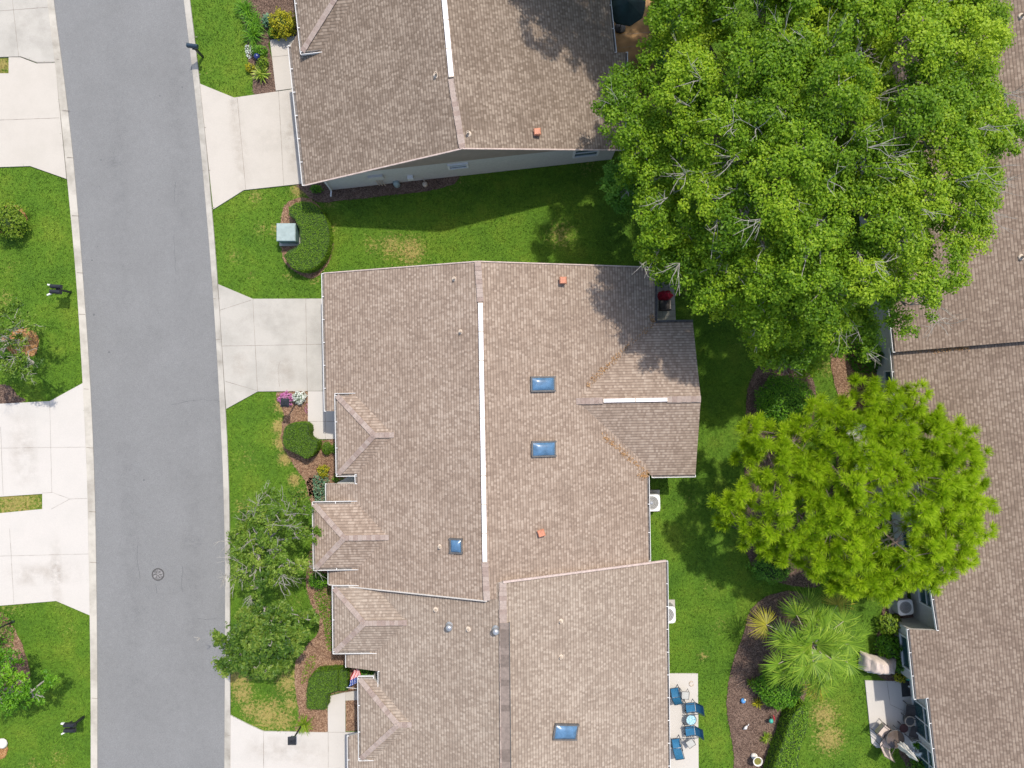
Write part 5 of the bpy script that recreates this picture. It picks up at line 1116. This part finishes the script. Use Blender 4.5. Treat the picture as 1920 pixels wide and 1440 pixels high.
# dark market umbrella at the top patio
p = P(1176, 8, 2.3); T = thing('patio_umbrella', 'dark green open umbrella at the top beside the brown roof', 'umbrella', (p.x, p.y, 0)); q = MB(); n = 8; DKU = plain('dark_green_canvas', (.012, .03, .028), .8, .3, 3)
for k in range(n):
    a, b = 2*math.pi*k/n+.2, 2*math.pi*(k+1)/n+.2; R_ = .95; q.face([(p.x, p.y, 2.6), (p.x+R_*math.cos(a), p.y+R_*math.sin(a), 2.15), (p.x+R_*.95*math.cos((a+b)/2), p.y+R_*.95*math.sin((a+b)/2), 2.15), (p.x+R_*math.cos(b), p.y+R_*math.sin(b), 2.15)], DKU)
    q.face([(p.x+R_*math.cos(a), p.y+R_*math.sin(a), 2.15), (p.x+R_*math.cos(a), p.y+R_*math.sin(a), 2.0), (p.x+R_*math.cos(b), p.y+R_*math.sin(b), 2.0), (p.x+R_*math.cos(b), p.y+R_*math.sin(b), 2.15)], DKU)
q.build('canopy', T); q = MB(); q.tube([(p.x, p.y, .05), (p.x, p.y, 2.65)], .025, BLACK, 8); q.lathe((p.x, p.y, .05), [(.3, 0), (.28, .06), (.04, .1)], BLACK, 14); q.build('pole', T)
# utility tanks beside the brown-roofed house
for u, v, rr, h, m_, lb in ((742,342,.17,.45,TEAL,'pale blue-green meter tank against the side wall of the brown-roofed house'),(796,344,.13,.30,PIPE,'small beige round cover in the mulch by the side wall')):
    p = P(u, v, h); T = thing('meter_tank', lb, 'utility meter', (p.x, p.y, 0)); q = MB(); q.lathe((p.x, p.y, 0), [(rr, 0), (rr, h*.7), (rr*.85, h*.92), (rr*.3, h), (0, h+.01)], m_, 14); q.build('tank', T, True); q = MB(); q.tube([(p.x, p.y+.1, .1), (p.x-.08, p.y+.28, .35)], .03, PIPE, 6); q.build('pipe', T)
# grill under a tan cover
p = P(1655, 1250, .8); T = thing('grill', 'covered grill under a creased tan tarp at the patio top', 'grill', (p.x, p.y, 0)); q = MB(); rz = math.radians(-6)
def cov(u_, v_):
    x = (u_-.5)*1.75; y = (v_-.5)*.92; k = max(abs(u_-.5)*2, abs(v_-.5)*2)
    top = 1.12 if abs(u_-.42) < .24 else .86; top += .10*math.exp(-((u_-.38)/.05)**2)*(1-v_*.3)
    z_ = top-(.30*max(0, k-.55)/.45 if k > .55 else 0)-.45*max(0, (k-.9)/.1)+.025*math.sin(u_*37+v_*9)
    y *= 1-.12*math.sin(u_*3); return (p.x+x*math.cos(rz)-y*math.sin(rz), p.y+x*math.sin(rz)+y*math.cos(rz), z_)
nu, nv = 28, 14
for i_ in range(nu):
    for j in range(nv): q.face([cov(i_/nu, j/nv), cov((i_+1)/nu, j/nv), cov((i_+1)/nu, (j+1)/nv), cov(i_/nu, (j+1)/nv)], TAN)
q.build('cover', T, True); q = MB(); q.box((p.x-.02, p.y-.05, .42), (1.25, .62, .30), BLACK, rz); q.box((p.x+.05, p.y-.38, .55), (.5, .22, .05), CHAR, rz); q.bar((p.x-.7, p.y-.35, .6), (p.x+.1, p.y-.45, .6), .04, .04, STEEL); q.build('body', T)
for sx in (-.55, .55):
    for sy in (-.25, .22): q = MB(); q.box((p.x+sx, p.y+sy, .14), (.06, .06, .28), BLACK, rz); q.build('leg', T)
# patio of the right house
g_ = 'dark chairs on the right patio'
chair('charcoal sling chair at the middle of the right patio, seat to the left', 1709, 1333, math.radians(172), CHAR, STEELD, g_, .75, back=.85)
chair('charcoal sling chair behind the black pot, nearest the wide window', 1717, 1374, math.radians(165), CHAR, STEELD, g_, .75, back=.85)
chair('pale tan chair with a dark back edge at the patio corner', 1655, 1369, math.radians(-40), TAN, CHAR, None, .4)
chair('grey-brown chair tucked against the brown glass table', 1664, 1392, math.radians(60), TAN, CHAR, None, .35)
p = P(1695, 1366, .45); T = thing('stool', 'small dark maroon stool beside the black pot', 'stool', (p.x, p.y, 0)); q = MB(); q.lathe((p.x, p.y, 0), [(.21, .40), (.23, .43), (.21, .46), (0, .465)], MAROON, 16); q.build('seat', T)
for k in range(3): a = 2*math.pi*k/3; q = MB(); q.tube([(p.x+.15*math.cos(a), p.y+.15*math.sin(a), .42), (p.x+.22*math.cos(a), p.y+.22*math.sin(a), .05)], .018, MAROON, 6); q.build('leg', T)
p = P(1707, 1353, .5); T = thing('fire_pot', 'round black pot table with a pale rim between the charcoal chairs', 'table', (p.x, p.y, 0)); q = MB(); q.lathe((p.x, p.y, .05), [(.12, 0), (.22, .15), (.25, .42)], STEELD, 18); q.build('bowl', T); q = MB(); q.lathe((p.x, p.y, .45), [(.22, 0), (.22, .03), (.27, .035), (.27, .0)], PIPE, 20); q.build('rim', T); q = MB(); q.lathe((p.x, p.y, .46), [(.22, 0), (0, .003)], BLACK, 20); q.build('lid', T)
table('round brown glass table pierced by the closed umbrella', 1679, 1386, .7, .46, GTABLE, STEELD, False, .3, name='patio_table')
p = P(1664, 1374); T = thing('patio_umbrella', 'closed cream umbrella standing through the brown table', 'umbrella', p); q = MB(); q.tube([(p.x, p.y, .05), (p.x, p.y, 2.75)], .022, STEELD, 8); q.lathe((p.x, p.y, .0), [(.24, .06), (.22, .13), (.05, .17)], STEELD, 16); q.build('pole', T)
q = MB(); rings = []
for z_, r0 in ((1.25, .16), (1.5, .17), (1.9, .12), (2.05, .145), (2.4, .08), (2.72, .02)): rings.append([(p.x+r0*(1+.3*math.sin(6*a+z_*3))*math.cos(a), p.y+r0*(1+.3*math.sin(6*a+z_*3))*math.sin(a), z_) for a in np.linspace(0, 2*math.pi, 25)[:-1]])
for a, b in zip(rings, rings[1:]):
    for k in range(24): q.face([a[k], a[(k+1) % 24], b[(k+1) % 24], b[k]], CREAM)
q.build('canopy', T)
p = P(1719, 1396, .35); T = thing('potted_plant', 'green plant in a cream square pot by the umbrella', 'potted plant', (p.x, p.y, 0)); q = MB(); q.box((p.x, p.y, .2), (.36, .36, .34), CREAM, .3, None, 1.15); q.build('pot', T); V, t_ = blades((p.x, p.y, .35), 60, .28, .06, RNG, droop=.3); quads('leaves', V, L_SH, t_, T)
p = P(1722, 1417, .4); T = thing('garden_statue', 'small white heron-like statue below the potted plant', 'garden ornament', (p.x, p.y, 0)); q = MB(); q.lathe((p.x, p.y, .02), [(.12, 0), (.10, .05), (.04, .1)], WHITE, 12); q.build('base', T); q = MB(); q.tube([(p.x, p.y, .1), (p.x-.02, p.y+.02, .3), (p.x+.06, p.y+.1, .45), (p.x+.02, p.y+.24, .6), (p.x+.12, p.y+.26, .62)], [.05, .11, .10, .04, .015], WHITE, 8); q.build('body', T, True)
p = P(1702, 1290); T = thing('door_mat', 'black door mat with a pale object on the right patio', 'mat', p); q = MB(); q.box((p.x, p.y, .075), (.72, .80, .02), CARPET, .08); q.build('mat', T); 
p2 = P(1703, 1287); T = thing('garden_trowel', 'small pale tool lying on the black door mat', 'tool', p2); q = MB(); q.bar((p2.x, p2.y, .10), (p2.x+.14, p2.y-.18, .10), .03, .025, PIPE); q.build('handle', T); q = MB(); q.lathe((p2.x-.02, p2.y+.04, .087), [(.05, 0), (.045, .03), (0, .035)], WHITE, 10); q.build('head', T)
p = P(1704, 1270, .3); T = thing('hose_reel', 'green hose reel at the wall above the black door mat', 'hose reel', (p.x, p.y, 0)); q = MB(); q.lathe((p.x, p.y, .12), [(.17, 0), (.20, .1), (.17, .2), (.08, .22), (0, .22)], GREENP, 16); q.build('reel', T); q = MB(); q.box((p.x, p.y, .07), (.36, .3, .12), BLACK); q.build('base', T)
# white furniture under the pine
for u, v, lb in ((1612,868,'white patio chair glimpsed through the pine, lower'),(1597,808,'white patio chair glimpsed through the pine, upper')): chair(lb, u, v, math.radians(200), WHITE, WHITE, 'white chairs under the pine', .3)
chair('dark chair glimpsed under the pine near the eave', 1690, 912, math.radians(185), CHAR, STEELD, None, .7)
# ornaments in the lower mulch bed
p = P(1394, 1315, .2); T = thing('bird_ornament', 'blue ceramic bird with pale head in the lower mulch bed', 'garden ornament', (p.x, p.y, 0)); q = MB(); q.lathe((p.x, p.y, .02), [(.05, 0), (.13, .08), (.12, .18), (.05, .25), (0, .26)], AQUA, 12); q.build('body', T, True); q = MB(); q.lathe((p.x+.06, p.y+.1, .2), [(.02, 0), (.055, .05), (.03, .1), (0, .11)], CREAM, 10); q.build('head', T, True)
p = P(1399, 1364, .2); T = thing('bird_ornament', 'white bird figure in the lower mulch bed', 'garden ornament', (p.x, p.y, 0)); q = MB(); q.tube([(p.x-.12, p.y-.13, .12), (p.x-.02, p.y-.02, .2), (p.x+.05, p.y+.08, .2)], [.03, .085, .03], WHITE, 8); q.build('body', T, True); q = MB(); q.tube([(p.x+.05, p.y+.08, .2), (p.x+.08, p.y+.17, .3), (p.x+.12, p.y+.24, .29)], [.03, .02, .008], WHITE, 6); q.build('neck', T); q = MB(); q.tube([(p.x, p.y, .16), (p.x, p.y, 0)], .012, BLACK, 6); q.build('leg', T)
p = P(1445, 1351, .3); T = thing('garden_spinner', 'teal ball on a stake with red trim in the lower mulch bed', 'garden ornament', (p.x, p.y, 0)); q = MB(); q.tube([(p.x+.02, p.y+.08, 0), (p.x, p.y, .3)], .012, BLACK, 6); q.build('stake', T); q = MB(); q.lathe((p.x, p.y, .25), [(.02, 0), (.11, .06), (.12, .13), (.07, .2), (0, .22)], GREENP, 12); q.build('ball', T, True); q = MB(); q.tube([(p.x+.16, p.y-.05, .3), (p.x+.18, p.y+.15, .34), (p.x+.12, p.y+.3, .3)], [.015, .035, .01], REDF, 6); q.build('ribbon', T)
p = P(1421, 1428, .55); T = thing('bird_bath', 'cream bird bath with greenish water in the lower mulch bed', 'bird bath', (p.x, p.y, 0)); q = MB(); q.lathe((p.x, p.y, 0), [(.18, 0), (.16, .06), (.07, .12), (.06, .4), (.12, .45)], CREAM, 18); q.build('pedestal', T); q = MB(); q.lathe((p.x, p.y, .44), [(.10, 0), (.22, .06), (.25, .12), (.215, .13), (.17, .075)], CREAM, 24); q.build('basin', T); q = MB(); q.lathe((p.x, p.y, .53), [(.185, 0), (0, .001)], WATER, 24); q.build('water', T)
p = P(1413, 1418, .15); T = thing('garden_stone', 'small pale stone beside the bird bath', 'stone', (p.x, p.y, 0)); q = MB(); q.lathe((p.x, p.y, .0), [(.10, .02), (.14, .10), (.11, .2), (.0, .24)], CREAM, 10); q.build('stone', T, True)
p = P(3, 1395, .15); T = thing('garden_stone', 'pale stone in the brown ring cut by the lower left edge', 'stone', (p.x, p.y, 0)); q = MB(); q.lathe((p.x, p.y, .0), [(.22, .02), (.28, .10), (.2, .2), (.0, .24)], CREAM, 10); q.build('stone', T, True)

# ------------------------------------------------------------------ grass blades
N = 330000
X = RNG.uniform(-27.5, 27.5, N); Y = RNG.uniform(-21, 21, N)
ROADP = GL + GR[::-1]
ok = ~in_poly(X, Y, ROADP)
for poly in KEEP:
    xs = [p[0] for p in poly]; ys = [p[1] for p in poly]; b = (X > min(xs)-.1) & (X < max(xs)+.1) & (Y > min(ys)-.1) & (Y < max(ys)+.1) & ok
    k = np.where(b)[0]; ok[k[in_poly(X[k], Y[k], poly)]] = False
X, Y = X[ok], Y[ok]; n = len(X)
az = RNG.uniform(0, 2*math.pi, n); ln = RNG.uniform(.07, .16, n); lean = RNG.uniform(.45, .97, n); d = np.column_stack([np.cos(az)*lean, np.sin(az)*lean, np.sqrt(1-lean**2)]); sd_ = np.column_stack([-np.sin(az), np.cos(az), np.zeros(n)])*.017
p = np.column_stack([X, Y, np.full(n, -.01)]); tip = p+d*ln[:, None]
tag(quads('grass', np.stack([p-sd_, p+sd_, tip+sd_*.25, tip-sd_*.25], 1), GRASS, RNG.random(n), None, {'dry': dry_at(X, Y)}), kind='stuff')
